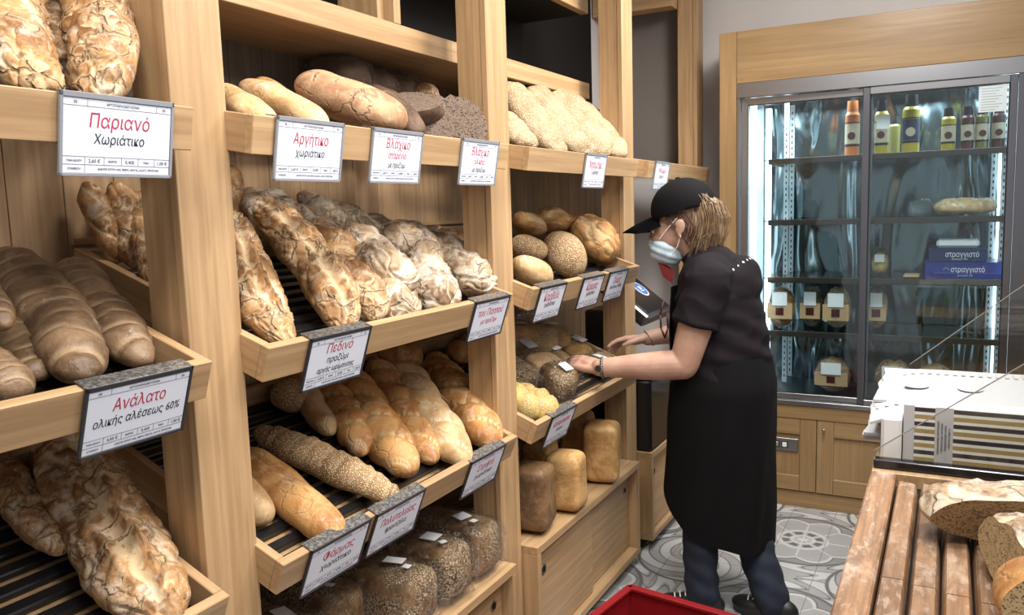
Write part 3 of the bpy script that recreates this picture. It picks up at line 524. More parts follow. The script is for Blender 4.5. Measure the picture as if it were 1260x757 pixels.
def nz(x, y, z, s=0): return noise.noise(Vector((x+s*13.7, y-s*7.1, z+s*3.3)))
def sstep(a, b, x):
    t = max(0, min(1, (x-a)/(b-a))); return t*t*(3-2*t)
BIG = (1, 2, 12, 13, 21, 22, 30, 31, 32, 33, 35, 64, 83)
def loaf_mesh(L, Wd, H, style, seed, shape='long', nu=60, nv=48, brick=0, amp=1.0):
    rr = random.Random(seed); bm = bmesh.new(); lay = []; tone = []; rings = []
    p = 3.6 if shape == 'long' else 2.3
    if seed in BIG: nu, nv = 120, 84
    cuts = []
    if style == 'grooved': cuts = [(-.80+i*.205+rr.uniform(-.025, .025), rr.uniform(-.15, .15)) for i in range(9)]
    if style == 'slash': cuts = [(-.6+i*.3, .45) for i in range(5)]
    bend = rr.uniform(-.05, .05)*L; ph = rr.uniform(0, 6.28); path_a = rr.uniform(.15, .3); tw = rr.uniform(2.6, 3.3)
    if shape == 'round': nu = 44
    for i in range(nu+1):
        u = -math.cos(math.pi*i/nu)
        prof = max(0.0, 1-abs(u)**p)**.5 if not brick else min(1.0, max(0, 1-abs(u)**9)**.5)
        ring = []
        for j in range(nv):
            a = 2*math.pi*j/nv; ca, sa = math.cos(a), math.sin(a)
            if brick:
                e = .32; cy_ = math.copysign(abs(ca)**e, ca); sz_ = math.copysign(abs(sa)**e, sa)
                if sa > 0: sz_ *= 1+.10*(1-cy_*cy_)*1.2
                y = Wd/2*cy_*prof; z = H/2*sz_*prof
            else:
                y = Wd/2*ca*prof; z = H/2*(sa if sa > 0 else math.copysign(abs(sa)**.8, sa)*.88)*prof
                if style == 'braid': z *= .95
            x = u*L/2
            nrm = Vector((u*.4*(1 if abs(u) > .8 else .3), ca, sa)); s = min(Wd, H); d = 0; tn = 0
            X, Yq, Z = x/s, y/s, z/s; top = sstep(-.15, .35, sa)
            d += nz(X*1.1, Yq*1.3, Z*1.3, seed)*.085*s*amp*(1 if not brick else .35)
            if style in ('rough', 'ear', 'folds'):
                d += nz(X*2.6, Yq*2.6, Z*2.6, seed+1)*.05*s
                wx = nz(X*1.7, Yq*1.7, Z*1.7, seed+20)*.5; g1 = abs(nz(X*1.3+wx, Yq*1.9+wx, Z*1.9, seed+21)); c1 = max(0, 1-g1*9); d += -c1*c1*.05*s*top+.03*s*math.exp(-((g1-.13)/.05)**2)*top; tn += (c1*.9-.9*math.exp(-((g1-.15)/.03)**2)*.6)*top
                rd = 1-abs(nz(X*1.6, Yq*2.2, Z*2.2, seed+2))*5
                if rd > 0: k = rd*rd*(3-2*rd)*top if rd < 1 else top; d -= k*.05*s; tn += k*(.75 if rr.random() > 2 else .55)
                rd2 = 1-abs(nz(X*3.1+5, Yq*3.3, Z*3.3, seed+5))*9
                if rd2 > 0: d -= rd2*.02*s*top; tn -= rd2*.55*top
            if style in ('ear', 'split'):
                pth = path_a*math.sin(u*2.2+ph)+.12*nz(X*1.2, 0, 0, seed+9); q = (ca-pth)*1.0
                if sa > 0 and abs(u) < .93:
                    w = .30 if style == 'ear' else .13; k = max(0, 1-abs(q)/w)
                    if style == 'ear':
                        d += (-.11*s*sstep(0, 1, k)+.09*s*math.exp(-((q-w)/.10)**2)+.05*s*math.exp(-((q+w)/.10)**2))*(1-abs(u)**4); tn += k*1.1-.8*math.exp(-((q-w*.9)/.05)**2)
                    else: d += -.07*s*sstep(0, 1, k)*(1-abs(u)**4); tn += .5*k-1.3*max(0, 1-abs(q)/.035)
            for (c0, sl) in cuts:
                if sa > -.2:
                    q = (u-c0-sl*ca*.35+.02*nz(Yq*3, 1, 0, seed))/.036; wch = 1 if style == 'grooved' else .8; tp = sstep(-.2, .3, sa)
                    if abs(q) < 4: d += (-.045*s*math.exp(-q*q)+.028*s*math.exp(-((q-1.7)/1.1)**2)*wch)*tp; tn += (.85*math.exp(-((q+.2)/.9)**2)-.75*math.exp(-((q-1.0)/.5)**2))*tp
            if style in ('twist', 'folds'):
                kf = tw if style == 'twist' else tw*.62
                w_ = math.sin(X*kf*1.15+a+ph+.8*nz(X, Yq, Z, seed+3)); r1 = abs(w_)
                d += (.17 if style == 'twist' else .13)*s*(r1**.6-.6)*(1-abs(u)**3); tn += (.8*(1-sstep(.10, .55, r1))-1.0*(1-sstep(0, .12, r1))) if style == 'twist' else (.9*(1-sstep(.05, .4, r1))-.7*(1-sstep(0, .10, r1)))
            if style == 'braid':
                r1 = abs(math.sin(X*2.7+ph+1.2*math.copysign(1, ca)*0+ca*1.3)); d += .10*s*(r1**.5-.6)+.03*s*nz(X*5, Yq*5, Z*5, seed); tn += -.5*(1-sstep(0, .25, r1))
            if style == 'cracked':
                rd = 1-abs(nz(X*1.5, Yq*1.5, Z*1.5, seed+4))*4.2
                if rd > 0: d -= rd*.06*s*top; tn += sstep(.1, .8, rd)*1.0*top
                d += .035*s*math.exp(-((rd+.25)/.2)**2)*top; tn -= .8*math.exp(-((rd+.12)/.12)**2)*top
                d += .02*s*nz(X*5, Yq*5, Z*5, seed)
            if style == 'knob': d += .10*s*abs(math.sin(u*5))
            d *= min(1, prof*2.2)
            v = Vector((x, y+bend*(1-u*u), z))+nrm*d
            if -sa > .5 and not brick: v.z = max(v.z, -H*.46)
            ring.append(bm.verts.new(v)); tone.append(max(-1, min(1, tn)))
            if i in (0, nu): break
        rings.append(ring)
    for i in range(nu):
        r0, r1 = rings[i], rings[i+1]
        if len(r0) == 1:
            for j in range(nv): bm.faces.new((r0[0], r1[(j+1) % nv], r1[j]))
        elif len(r1) == 1:
            for j in range(nv): bm.faces.new((r0[j], r0[(j+1) % nv], r1[0]))
        else:
            for j in range(nv): bm.faces.new((r0[j], r0[(j+1) % nv], r1[(j+1) % nv], r1[j]))
    lyr = bm.verts.layers.float.new('tone'); bm.verts.ensure_lookup_table()
    for v, t_ in zip(bm.verts, tone): v[lyr] = t_
    bmesh.ops.recalc_face_normals(bm, faces=bm.faces)
    return bm
def frame_from(b, f, roll=0, up=(0, 0, 1)):
    b, f = Vector(b), Vector(f); d = (f-b).normalized(); up = Vector(up); z = (up-d*up.dot(d)).normalized(); y = z.cross(d)
    m = Matrix((d, y, z)).transposed().to_4x4() @ Matrix.Rotation(roll, 4, 'X'); m.translation = (b+f)/2; return m
def place_loaf(name, label, group, shape, style, mat, seed, b, f, w, h, roll=0, brick=0, cat='bread', ext=1.04, amp=1):
    L = (Vector(f)-Vector(b)).length*ext
    L = max(L, w*1.02) if shape == 'round' else L
    o = obj(name, loaf_mesh(L, w, h, style, seed, shape, brick=brick, amp=amp), 'crust_'+mat, smooth=True); o.matrix_world = frame_from(b, f, roll); tag(o, label, cat, group); return o
NAMES = {'long': 'bread_loaf', 'round': 'round_loaf'}
for (label, group, shape, style, mat, seed, b, f, w, h) in LOAVES:
    up = (0, 0, 1)
    if seed in (24, 25, 26, 27, 28, 29, 36, 37):     # piled high at the back: each loaf stands on the ones in front of it
        dv = Vector(f)-Vector(b); f = tuple(Vector(b)+dv.normalized()*.20)
        shape_ = 'long'
    else: shape_ = shape
    if seed == 23: dv = Vector(f)-Vector(b); f = tuple(Vector(b)+dv*1.5)
    o = place_loaf(NAMES[shape], label, group, shape_, style, mat, seed, b, f, w*1.03, h*1.05, roll=random.Random(seed).uniform(-.35, .35) if shape == 'long' and style != 'grooved' else 0)
def wrapped(label, group, seed, b, f, w, h, mat='seeded', roll=0, lab=((0, 0, .035, .028),), knot=0, brick=1, band=False, up=(0, 0, 1), name='wrapped_loaf'):
    o = obj(name, loaf_mesh((Vector(f)-Vector(b)).length, w, h, 'smooth', seed, 'long', nu=28, nv=32, brick=brick), 'crust_'+mat, smooth=True); o.matrix_world = frame_from(b, f, roll, up); tag(o, label, 'bread', group)
    L = (Vector(f)-Vector(b)).length
    bm = loaf_mesh(L*1.06, w*1.05, h*1.05, 'smooth', seed, 'long', nu=30, nv=36, brick=brick)
    for v in bm.verts:
        n = v.co.normalized(); k = 1-abs(nz(v.co.x*22, v.co.y*22, v.co.z*22, seed))*3.2
        v.co += n*(max(0, k)**2*.011+.002)
        if knot and v.co.x < -L*.46: v.co.x -= .03*abs(nz(v.co.y*60, v.co.z*60, 1, seed))+.01
        if v.co.x > L*.48: v.co.x += .035*max(0, nz(v.co.y*45, v.co.z*45, 3, seed)); v.co.y *= 1.04
        if v.co.z < -h*.45: v.co.z = -h*.475
    obj('plastic_wrap', bm, 'film', o, smooth=False)
    for k, (lx, ly, a_, b_) in enumerate(lab):
        q = obj('paper_label', B(-a_/2, a_/2, -b_/2, b_/2, 0, .0012), 'white_label', o); q.location = (lx*L, ly*w, h/2*(1.14 if brick else 1.0)+.009); q.rotation_euler = (random.Random(seed+k).uniform(-.12, .12), random.Random(seed+k+4).uniform(-.1, .1), random.Random(seed+k+9).uniform(-.5, .5))
    if band:
        bm = loaf_mesh(L*.36, w*1.03, h*1.03, 'smooth', seed, 'long', nu=16, nv=32, brick=1)
        q = obj('kraft_band', bm, 'kraft', o, smooth=True); q.location = (-L*.08, 0, .002)
    return o
# dark wrapped bricks on the bottom shelf of the second bay
G2 = 'dark wrapped loaves on the bottom shelf'
for k, (y, xf, lb) in enumerate(((1.325, -.03, 'nearest dark wrapped loaf of the bottom shelf, under the leftmost low sign'), (1.505, -.08, 'dark wrapped loaf showing between the two touching price signs'), (1.675, .035, 'dark wrapped loaf in the middle with one wide label, centre of the front row'),
        (1.85, .035, 'dark wrapped loaf second from the right on the bottom shelf'), (2.02, .035, 'rightmost dark wrapped loaf beside the second post'))):
    wrapped(lb, G2, 100+k, (xf-.29, y+.01, .548), (xf, y, .545), .148, .145, 'seeded', lab=((.12, 0, .055, .04), (.30, -.1, .022, .018)), knot=1)
for k, y in enumerate((1.42, 1.76, 1.97)):
    wrapped(('dark wrapped loaf at the back left of the bottom shelf', 'dark wrapped loaf at the back in the middle of the bottom shelf', 'dark wrapped loaf at the back under the rightmost low sign')[k], G2, 110+k, (-.50, y, .552), (-.33, y-.01, .55), .145, .15, 'seeded', lab=((.2, 0, .06, .045),))
# wrapped breads under the hands
G3 = 'wrapped breads in the low tray of the third bay'
wrapped('amber wrapped loaf at the back left corner of the low tray', G3, 120, (-.50, 3.16, 1.10), (-.40, 3.10, 1.06), .15, .12, 'amber', lab=((0, 0, .06, .04),), brick=0)
wrapped('large amber wrapped loaf along the left post, with a white label', G3, 121, (-.42, 2.60, 1.065), (-.22, 3.02, 1.02), .15, .13, 'amber', lab=((.1, 0, .05, .04), (.42, .0, .05, .04)), brick=0)
wrapped('mottled amber wrapped loaf behind the kraft banded one', G3, 122, (-.36, 2.85, 1.045), (-.20, 3.12, 1.01), .13, .12, 'amber', lab=((.15, 0, .07, .05),), brick=0)
wrapped('dark wrapped loaf at the left behind the corn bread', G3, 123, (-.30, 2.60, 1.0), (-.10, 2.54, .93), .13, .12, 'seeded', lab=())
wrapped('brown wrapped loaf with a kraft paper band around it', G3, 124, (-.245, 2.78, .985), (-.005, 2.68, .895), .135, .11, 'seeded', lab=((.30, .1, .05, .035), (-.45, .0, .07, .045)), band=True)
wrapped('amber wrapped loaf under the woman\'s left hand', G3, 125, (-.30, 2.98, .99), (-.12, 2.92, .92), .12, .10, 'amber', lab=((.0, 0, .06, .04),), brick=0)
wrapped('amber wrapped loaf with a white label beneath the woman\'s right hand', G3, 126, (-.33, 3.19, 1.0), (-.10, 3.13, .92), .12, .10, 'amber', lab=((.1, .1, .06, .045),), brick=0)
wrapped('wrapped oat bread at the right end of the low tray', G3, 127, (-.10, 3.12, .93), (.03, 3.06, .90), .14, .09, 'sesame', lab=((.2, -.35, .06, .04),), brick=0)
# corn ring bread
bm = bmesh.new(); lyr = bm.verts.layers.float.new('tone'); N, M_ = 72, 20; vs = []
for i in range(N):
    a = 2*math.pi*i/N; kn = abs(math.sin(a*3.5+.6)); r2 = .040+.012*kn**.5
    for j in range(M_):
        b_ = 2*math.pi*j/M_; r = .056+r2*math.cos(b_); z = r2*.95*math.sin(b_)+.006*nz(math.cos(a)*4, math.sin(a)*4, b_, 3)
        v = bm.verts.new((r*math.cos(a), r*math.sin(a), z)); v[lyr] = -.6*(1-sstep(0, .35, kn)); vs.append(v)
for i in range(N):
    for j in range(M_): bm.faces.new((vs[i*M_+j], vs[((i+1) % N)*M_+j], vs[((i+1) % N)*M_+(j+1) % M_], vs[i*M_+(j+1) % M_]))
o = obj('corn_ring_bread', bm, 'crust_corn', smooth=True); o.location = (-.035, 2.42, .905); o.rotation_euler = (.0, R_(22), .3); tag(o, 'yellow knotted corn bread ring at the left end of the low tray', 'bread')
# brick loaves standing on the cabinet
G4 = 'sandwich loaves standing on the third cabinet'
for k, (x, y, w, h, L, mt, rz, lb) in enumerate(((-.030, 2.405, .150, .145, .235, 'brickdark', .15, 'dark brown upright brick loaf nearest the second post'), (.005, 2.62, .12, .13, .22, 'brick', .1, 'golden upright brick loaf behind the dark brown one'),
        (-.16, 2.74, .12, .12, .22, 'brick', .1, 'golden upright brick loaf at the back beneath the corn bread sign'), (.005, 2.97, .150, .14, .245, 'brick', .25, 'golden upright brick loaf standing alone at the right'), (-.17, 3.13, .13, .13, .24, 'brick', .1, 'golden upright brick loaf behind the one standing alone'), (-.20, 2.45, .13, .13, .23, 'brick', 0, 'golden brick loaf at the back left against the post'))):
    o = obj('brick_loaf', loaf_mesh(L, w, h, 'smooth', 140+k, 'long', nu=34, nv=40, brick=1, amp=1.6), 'crust_'+mt, smooth=True)
    o.matrix_world = Matrix.Translation((x, y, .466+L/2)) @ Matrix.Rotation(rz, 4, 'Z') @ Matrix.Rotation(-math.pi/2, 4, 'Y'); tag(o, lb, 'bread', G4)
# cut dark bread and dark wrapped breads on the upper trays
def half(label, seed, L, w, h, mw, mat, cm, cut, nrm, group=None, style='smooth', shape='round', name='cut_loaf'):
    bm = loaf_mesh(L, w, h, style, seed, shape)
    r = bmesh.ops.bisect_plane(bm, geom=bm.verts[:]+bm.edges[:]+bm.faces[:], plane_co=cut, plane_no=nrm, clear_outer=True)
    es = [e for e in bm.edges if len(e.link_faces) == 1]; c2 = bmesh.new(); vm = {}
    for e in es:
        for v in e.verts:
            if v not in vm: vm[v] = c2.verts.new(v.co+Vector(nrm).normalized()*.0006)
        c2.edges.new([vm[v] for v in e.verts])
    bmesh.ops.contextual_create(c2, geom=c2.edges[:]); bmesh.ops.triangulate(c2, faces=c2.faces[:])
    o = obj(name, bm, 'crust_'+mat, smooth=True); o.matrix_world = mw; tag(o, label, 'bread', group); obj('cut_face', c2, cm, o); return o
half('dark bread quarter with open crumb beside the second post, lying lowest', 160, .24, .22, .20, Matrix.Translation((-.06, 1.985, 1.79)) @ Euler((.15, -.25, .2)).to_matrix().to_4x4(), 'dark', 'crumb_dark', (0, -.02, 0), (.55, -.80, .20), 'cut dark breads', 'cracked')
half('dark bread half resting on top of the cut quarter', 161, .24, .22, .17, Matrix.Translation((-.17, 1.95, 1.855)) @ Euler((.05, -.2, .1)).to_matrix().to_4x4(), 'dark', 'crumb_dark', (0, 0, .03), (.3, -.3, .8), 'cut dark breads', 'cracked')
for k, (x, y, z, r, lb) in enumerate(((-.40, 1.98, 2.0, .085, 'dark wrapped bread leftmost at the back of the second top tray'), (-.40, 2.14, 1.985, .075, 'dark wrapped bread second from the left at the back'), (-.42, 2.27, 1.995, .07, 'dark wrapped bread in the row at the back, third from the left'), (-.42, 2.40, 1.99, .06, 'dark wrapped bread at the back beside the second post'), (-.33, 2.30, 1.96, .05, 'small brown bread at the back beside the second post'))):
    if k == 4: place_loaf('bread_loaf', lb, 'dark breads at the back of the second top tray', 'round', 'smooth', 'rustic', 170+k, (x-.04, y, z), (x+.04, y, z-.02), .09, .08)
    else: wrapped(lb, 'dark breads at the back of the second top tray', 170+k, (x-.10, y, z+.0), (x+.07, y-.02, z-.05), r*1.9, r*1.7, 'dark', lab=(), brick=0)
wrapped('dark brown wrapped bread leaning against the third post above the sesame breads', 'dark breads behind the sesame breads', 180, (-.35, 3.38, 2.13), (-.25, 3.34, 1.92), .17, .12, 'dark', lab=(), brick=0)
wrapped('dark wrapped bread behind the leaning sesame breads', 'dark breads behind the sesame breads', 181, (-.45, 3.22, 2.08), (-.36, 3.18, 1.92), .18, .14, 'dark', lab=(), brick=0)
# ------------------------------------------------------------------ low cabinets
def cabinet(y0, y1, x1, lab, knobs, z0=.05, zt=.462):
    r = tag(empty('base_cabinet', (0, (y0+y1)/2, 0)), lab, 'cabinet', 'low oak cabinets under the shelving'); h = (y1-y0)/2
    P = lambda n, mt, *c: obj(n, B(*c, bev=.0015), mt, r)
    P('top_board', 'oak_y', -.5, x1, -h, h, zt-.028, zt); P('bottom_board', 'oak_y', -.5, x1, -h, h, z0, z0+.028)
    for s in (-1, 1): P('side_board', 'oak_z', -.5, x1, min(s*h, s*(h-.026)), max(s*h, s*(h-.026)), z0+.0283, zt-.0283)
    P('plinth', 'dark_board', -.5, x1-.06, -h+.02, h-.02, 0, z0-.001)
    for k, (ya, yb, dx) in enumerate(((-h+.027, .01, -.022), (-.01, h-.027, -.042))):
        d = P('sliding_door', 'oak_y', x1+dx-.018, x1+dx, ya, yb, z0+.032, zt-.032)
        ky = ya+.055 if k == 0 else yb-.055
        bm = bmesh.new(); cyl(bm, (x1+dx-.001, ky, zt-.11), (x1+dx+.003, ky, zt-.11), .017, .017, 20); obj('finger_pull', bm, 'steel', d)
        bm = bmesh.new(); cyl(bm, (x1+dx+.0031, ky, zt-.11), (x1+dx+.004, ky, zt-.11), .011, .011, 20); obj('finger_hole', bm, 'dark_board', d)
    return r
cabinet(Y0-BW+.002, Y0-PW-.003, .05, 'low oak cabinet of the nearest bay, below the black slats', 1)
cabinet(Y0+.002, Y0+BW-PW-.003, .05, 'low oak cabinet carrying the dark wrapped loaves', 1)
cabinet(Y0+BW+.003, Y0+2*BW-PW-.004+.0, .058, 'low oak cabinet with sliding doors carrying the upright brick loaves', 1)
cabinet(Y0+2*BW+.003, 4.28, .07, 'low oak cabinet carrying the black weighing scale', 1)
# ------------------------------------------------------------------ weighing scale
r = tag(empty('weighing_scale', (.0, 3.62, .463)), 'black and grey weighing scale with a tilted display, on the low cabinet behind the woman', 'scale')
P = lambda n, mt, *c, bev=.003: obj(n, B(*c, bev=bev), mt, r)
P('body', 'black_gloss', -.34, .065, -.215, .22, 0, .325, bev=.01)
P('weighing_plate', 'steel', -.30, .075, -.21, .22, .326, .34)
P('column', 'steel_dark', -.30, -.16, -.10, .20, .34, .62, bev=.01)
d = P('display_housing', 'steel_dark', -.16, .16, -.17, .19, -.03, .03, bev=.008); d.location = (-.10, .0, .68); d.rotation_euler = (0, R_(38), 0)
q = obj('display_screen', B(-.14, .14, -.15, .17, .0305, .034, bev=.001), 'black_gloss', d)
bm = bmesh.new(); cyl(bm, (.0, .07, .034), (.0, .07, .036), .05, .05, 32); obj('round_sticker', bm, 'white_label', d)
plain('sticker_blue', (.05, .16, .45), .4)
bm = bmesh.new(); cyl(bm, (.0, .07, .0361), (.0, .07, .0366), .043, .043, 32); obj('sticker_disc', bm, 'sticker_blue', d)
bm = bmesh.new(); box(bm, -.018, .006, .058, .066, .0367, .037); box(bm, -.018, .006, .074, .082, .0367, .037); box(bm, .012, .016, .045, .095, .0367, .037); obj('sticker_print', bm, 'white_label', d)
P('top_ledge', 'steel', -.27, -.17, -.2, .2, .775, .79)
# ------------------------------------------------------------------ red crate
cr = tag(empty('plastic_crate', (.435, 2.215, 0), (0, 0, R_(-9))), 'red plastic crate standing on the tiled floor before the woman', 'crate')
def crate_wall(L, axis, name, off):
    bm = bmesh.new(); H = .245; n = 6
    for k in range(n+1): c = -L/2+k*L/n; box(bm, max(-L/2, c-.018), min(L/2, c+.018), -.004, .004, .0, H, bev=.001)
    for z0, z1 in ((0, H),): box(bm, -L/2, L/2, -.0035, .0035, z0, z1)
    box(bm, -L/2-.006, L/2+.006, -.014, .014, H-.004, H+.012, bev=.004)
    o = obj(name, bm, 'red_plastic', cr)
    if axis == 'y': o.rotation_euler = (0, 0, math.pi/2)
    o.location = off; return o
crate_wall(.40, 'x', 'side_wall', (0, .28, .01)); crate_wall(.40, 'x', 'side_wall', (0, -.28, .01)); crate_wall(.56, 'y', 'side_wall', (-.2, 0, .01)); crate_wall(.56, 'y', 'side_wall', (.2, 0, .01))
obj('bottom', B(-.2, .2, -.28, .28, 0, .01), 'red_plastic', cr)
# ------------------------------------------------------------------ refrigerator and its oak surround
FYD = 4.22
su = tag(empty('fridge_surround', (.9, FYD, 0)), 'oak surround of the glass refrigerator, with a wide header board and panelled base cabinets', 'cabinet')
def P(n, mt, x0, x1, y0, y1, z0, z1, bev=.0015, par=None):
    o = obj(n, B(x0, x1, y0, y1, z0, z1, bev=bev), mt, par or su); o.location = (-.9, -FYD, 0) if (par is None) else (0, 0, 0); return o
P('side_stile', 'oak_fridge_z', .166, .251, FYD, FYD+.55, .0, 2.41); P('side_stile', 'oak_fridge_z', 1.53, 1.66, FYD, FYD+.55, 0, 2.41)
P('header_board', 'oak_fridge', .2525, 1.528, FYD, FYD+.03, 2.157, 2.41); P('top_board', 'oak_fridge', .2525, 1.528, FYD+.031, FYD+.55, 2.39, 2.41)
P('counter_rail', 'oak_fridge', .2525, 1.528, FYD-.004, FYD+.05, .468, .538, bev=.003)
P('base_box', 'oak_fridge', .2525, 1.528, FYD+.021, FYD+.5, .085, .467)
P('plinth', 'oak_fridge', .2525, 1.528, FYD+.012, FYD+.05, 0, .084)
for k, (xa, xb) in enumerate(((.2545, .653), (.657, 1.09), (1.094, 1.526))):
    d = P('cabinet_door', 'oak_fridge_z', xa+.06, xb-.06, FYD+.012, FYD+.02, .15, .40)
    for c in ((xa, xa+.078, .09, .466), (xb-.078, xb, .09, .466)): o = obj('door_stile', B(c[0], c[1], FYD, FYD+.02, c[2], c[3], bev=.0015), 'oak_fridge_z', d)
    for c in ((xa+.079, xb-.079, .09, .168), (xa+.079, xb-.079, .385, .466)): o = obj('door_rail', B(c[0], c[1], FYD, FYD+.02, c[2], c[3], bev=.0015), 'oak_fridge', d)
    if k:
        bm = bmesh.new(); cyl(bm, (xa+.034, FYD, .423), (xa+.034, FYD-.016, .423), .004, .004, 10); ell(bm, (xa+.034, FYD-.02, .423), (.009, .007, .009), None, 12, 8); obj('door_knob', bm, 'steel', d, smooth=True)
th = tag(empty('control_panel', (.505, FYD+.011, .325)), 'silver switch panel with two rocker switches set in the oak base beside the apron', 'switch panel')
obj('panel_plate', B(-.075, .062, -.008, 0, -.034, .034, bev=.003), 'steel', th)
for k, x in enumerate((-.045, -.005)):
    obj('switch_frame', B(x-.017, x+.017, -.010, -.0081, -.018, .018, bev=.001), 'holder_black', th); obj('switch', B(x-.011, x+.011, -.014, -.0101, -.012, .012, bev=.002), 'white_label' if k else 'screw', th)
fr = tag(empty('display_refrigerator', (.9, FYD, .54)), 'steel framed display refrigerator with two sliding glass doors', 'refrigerator')
def Q(n, mt, x0, x1, y0, y1, z0, z1, bev=.0015, par=None):
    o = obj(n, B(x0, x1, y0, y1, z0, z1, bev=bev), mt, par or fr)
    if par is None: o.location = (-.9, -FYD, -.54)
    return o
Q('frame_top', 'steel', .2535, 1.527, FYD-.004, FYD+.05, 2.085, 2.156); Q('frame_bottom', 'steel', .2535, 1.527, FYD-.012, FYD+.05, .539, .562)
Q('frame_side', 'steel', .2535, .268, FYD-.004, FYD+.05, .563, 2.084); Q('frame_side', 'steel_dark', 1.46, 1.527, FYD-.004, FYD+.05, .563, 2.084)
Q('frame_side', 'steel', .251+.002, .268, FYD+.05, FYD+.10, .563, 2.084)
for nm, x0, x1, y in (('l', .270, .880, FYD+.030), ('r', .838, 1.458, FYD+.004)):
    fw = .030
    d = Q('sliding_door', 'door_glass', x0+fw, x1-fw, y+.006, y+.010, .585, 2.055, bev=0)
    for c in ((x0, x0+fw, .564, 2.083), (x1-fw, x1, .564, 2.083)): o = obj('door_stile', B(c[0], c[1], y, y+.018, c[2], c[3], bev=.002), 'steel_dark' if not (nm == 'l' and c[0] == x0) else 'steel', d)
    for c in ((x0+fw, x1-fw, .564, .590), (x0+fw, x1-fw, 2.05, 2.083)): obj('door_rail', B(c[0], c[1], y, y+.018, c[2], c[3], bev=.002), 'steel', d)
    bm = bmesh.new(); e = .004
    for c in ((x0+fw, x0+fw+e, .59, 2.05), (x1-fw-e, x1-fw, .59, 2.05), (x0+fw, x1-fw, .59, .59+e), (x0+fw, x1-fw, 2.05-e, 2.05)): box(bm, c[0], c[1], y+.003, y+.012, c[2], c[3])
    obj('rubber_seal', bm, 'black_slat', d)
YB = 4.80
Q('back_wall', 'fridge_back', .27, 1.47, YB, YB+.02, .55, 2.14, bev=0); Q('inner_ceiling', 'steel_dark', .27, 1.47, FYD+.06, YB, 2.10, 2.14); Q('inner_floor', 'steel_dark', .27, 1.47, FYD+.06, YB, .545, .56)
Q('inner_side', 'fridge_white', .262, .272, FYD+.10, YB, .56, 2.10, bev=0); Q('inner_side', 'fridge_white', 1.465, 1.475, FYD+.06, YB, .56, 2.10, bev=0)
Q('lamp_tube', 'led', .305, .335, FYD+.075, FYD+.09, .60, 2.08); Q('lamp_tube', 'led', 1.452, 1.464, FYD+.11, FYD+.125, .60, 2.08)
Q('lamp_tube', 'led', .290, .32, YB-.04, YB-.02, .60, 2.08); Q('lamp_tube', 'led', 1.42, 1.455, YB-.04, YB-.02, .60, 2.08)
plain('rail_white', (.62, .66, .68), .4)
for x, y in ((.43, 4.60), (1.432, 4.50), (.43, 4.775), (1.40, 4.775)):
    bm = bmesh.new(); box(bm, x-.012, x+.012, y, y+.012, .57, 2.09); o = obj('shelf_upright', bm, 'rail_white', fr); o.location = (-.9, -FYD, -.54)
    bm = bmesh.new()
    for k in range(46): box(bm, x-.003, x+.003, y-.001, y, .60+k*.032, .60+k*.032+.014)
    tag(obj('upright_slots', bm, 'black_slat', o), None, None, kind='stuff')
ZS = (1.778, 1.468, 1.172, .893)
for z in ZS:
    s = Q('shelf', 'shelf_glass', .36, 1.455, 4.36, 4.77, z-.006, z)
    obj('shelf_edge', B(.385, 1.44, 4.345, 4.36, z-.026, z+.003, bev=.002), 'shelf_edge', s); obj('shelf_bracket', B(.40, .412, 4.36, 4.76, z-.03, z-.007), 'steel_dark', s); obj('shelf_bracket', B(1.43, 1.442, 4.36, 4.76, z-.03, z-.007), 'steel_dark', s)
for i, x in enumerate((.6, 1.17)):
    area('fridge_light', (x, 4.5, 2.08), .5, 8, (.80, .92, 1), (x, 4.55, .5), 160, sy=.2)
# bottles on the top shelf
def bottle(x, y, z, h, rad, body, cap, lab, band=None, disc=False):
    r = tag(empty('sauce_bottle', (x, y, z+.001)), lab, 'bottle', 'bottles on the top fridge shelf')
    bm = bmesh.new(); cyl(bm, (0, 0, 0), (0, 0, h*.74), rad, rad, 20); cyl(bm, (0, 0, h*.74), (0, 0, h*.80), rad, rad*.75, 20); obj('body', bm, 'plastic_'+body, r, smooth=False)
    bm = bmesh.new(); cyl(bm, (0, 0, h*.80), (0, 0, h), rad*.78, rad*.72, 20); obj('cap', bm, cap, r)
    if band:
        bm = bmesh.new(); cyl(bm, (0, 0, h*.22), (0, 0, h*.58), rad*1.02, rad*1.02, 20, caps=True); obj('label', bm, 'plastic_'+band, r)
        bm = bmesh.new(); cyl(bm, (0, 0, h*.17), (0, 0, h*.215), rad*1.025, rad*1.025, 20); cyl(bm, (0, 0, h*.59), (0, 0, h*.61), rad*1.025, rad*1.025, 20); obj('label_stripe', bm, 'black_slat', r)
        bm = bmesh.new(); cyl(bm, (0, -rad*1.02, h*.36), (0, -rad*1.09, h*.36), rad*.55, rad*.55, 16); obj('label_picture', bm, 'plastic_cream' if band == 'navy' else 'plastic_maroon', r)
    return r
z = ZS[0]
bottle(.772, 4.44, z, .27, .034, 'orange', 'plastic_orange', 'orange bottle with cream label at the left of the door mullion', 'cream')
bottle(.905, 4.44, z, .26, .032, 'yellow', 'black_gloss', 'yellow bottle with black cap just right of the door mullion', 'cream')
bottle(.955, 4.56, z, .19, .028, 'olive', 'black_gloss', 'small olive bottle half hidden between two yellow ones')
bottle(1.035, 4.44, z, .275, .039, 'yellow', 'black_gloss', 'tall yellow bottle with navy label and round picture', 'navy')
bottle(1.195, 4.44, z, .20, .030, 'yellow', 'black_gloss', 'small yellow bottle with black cap, right of the tall ones', 'cream')
bottle(1.275, 4.44, z, .20, .028, 'maroon', 'black_gloss', 'maroon bottle, leftmost of the dark ones', 'cream')
bottle(1.335, 4.44, z, .20, .028, 'olive', 'black_gloss', 'olive bottle between two maroon ones', 'cream')
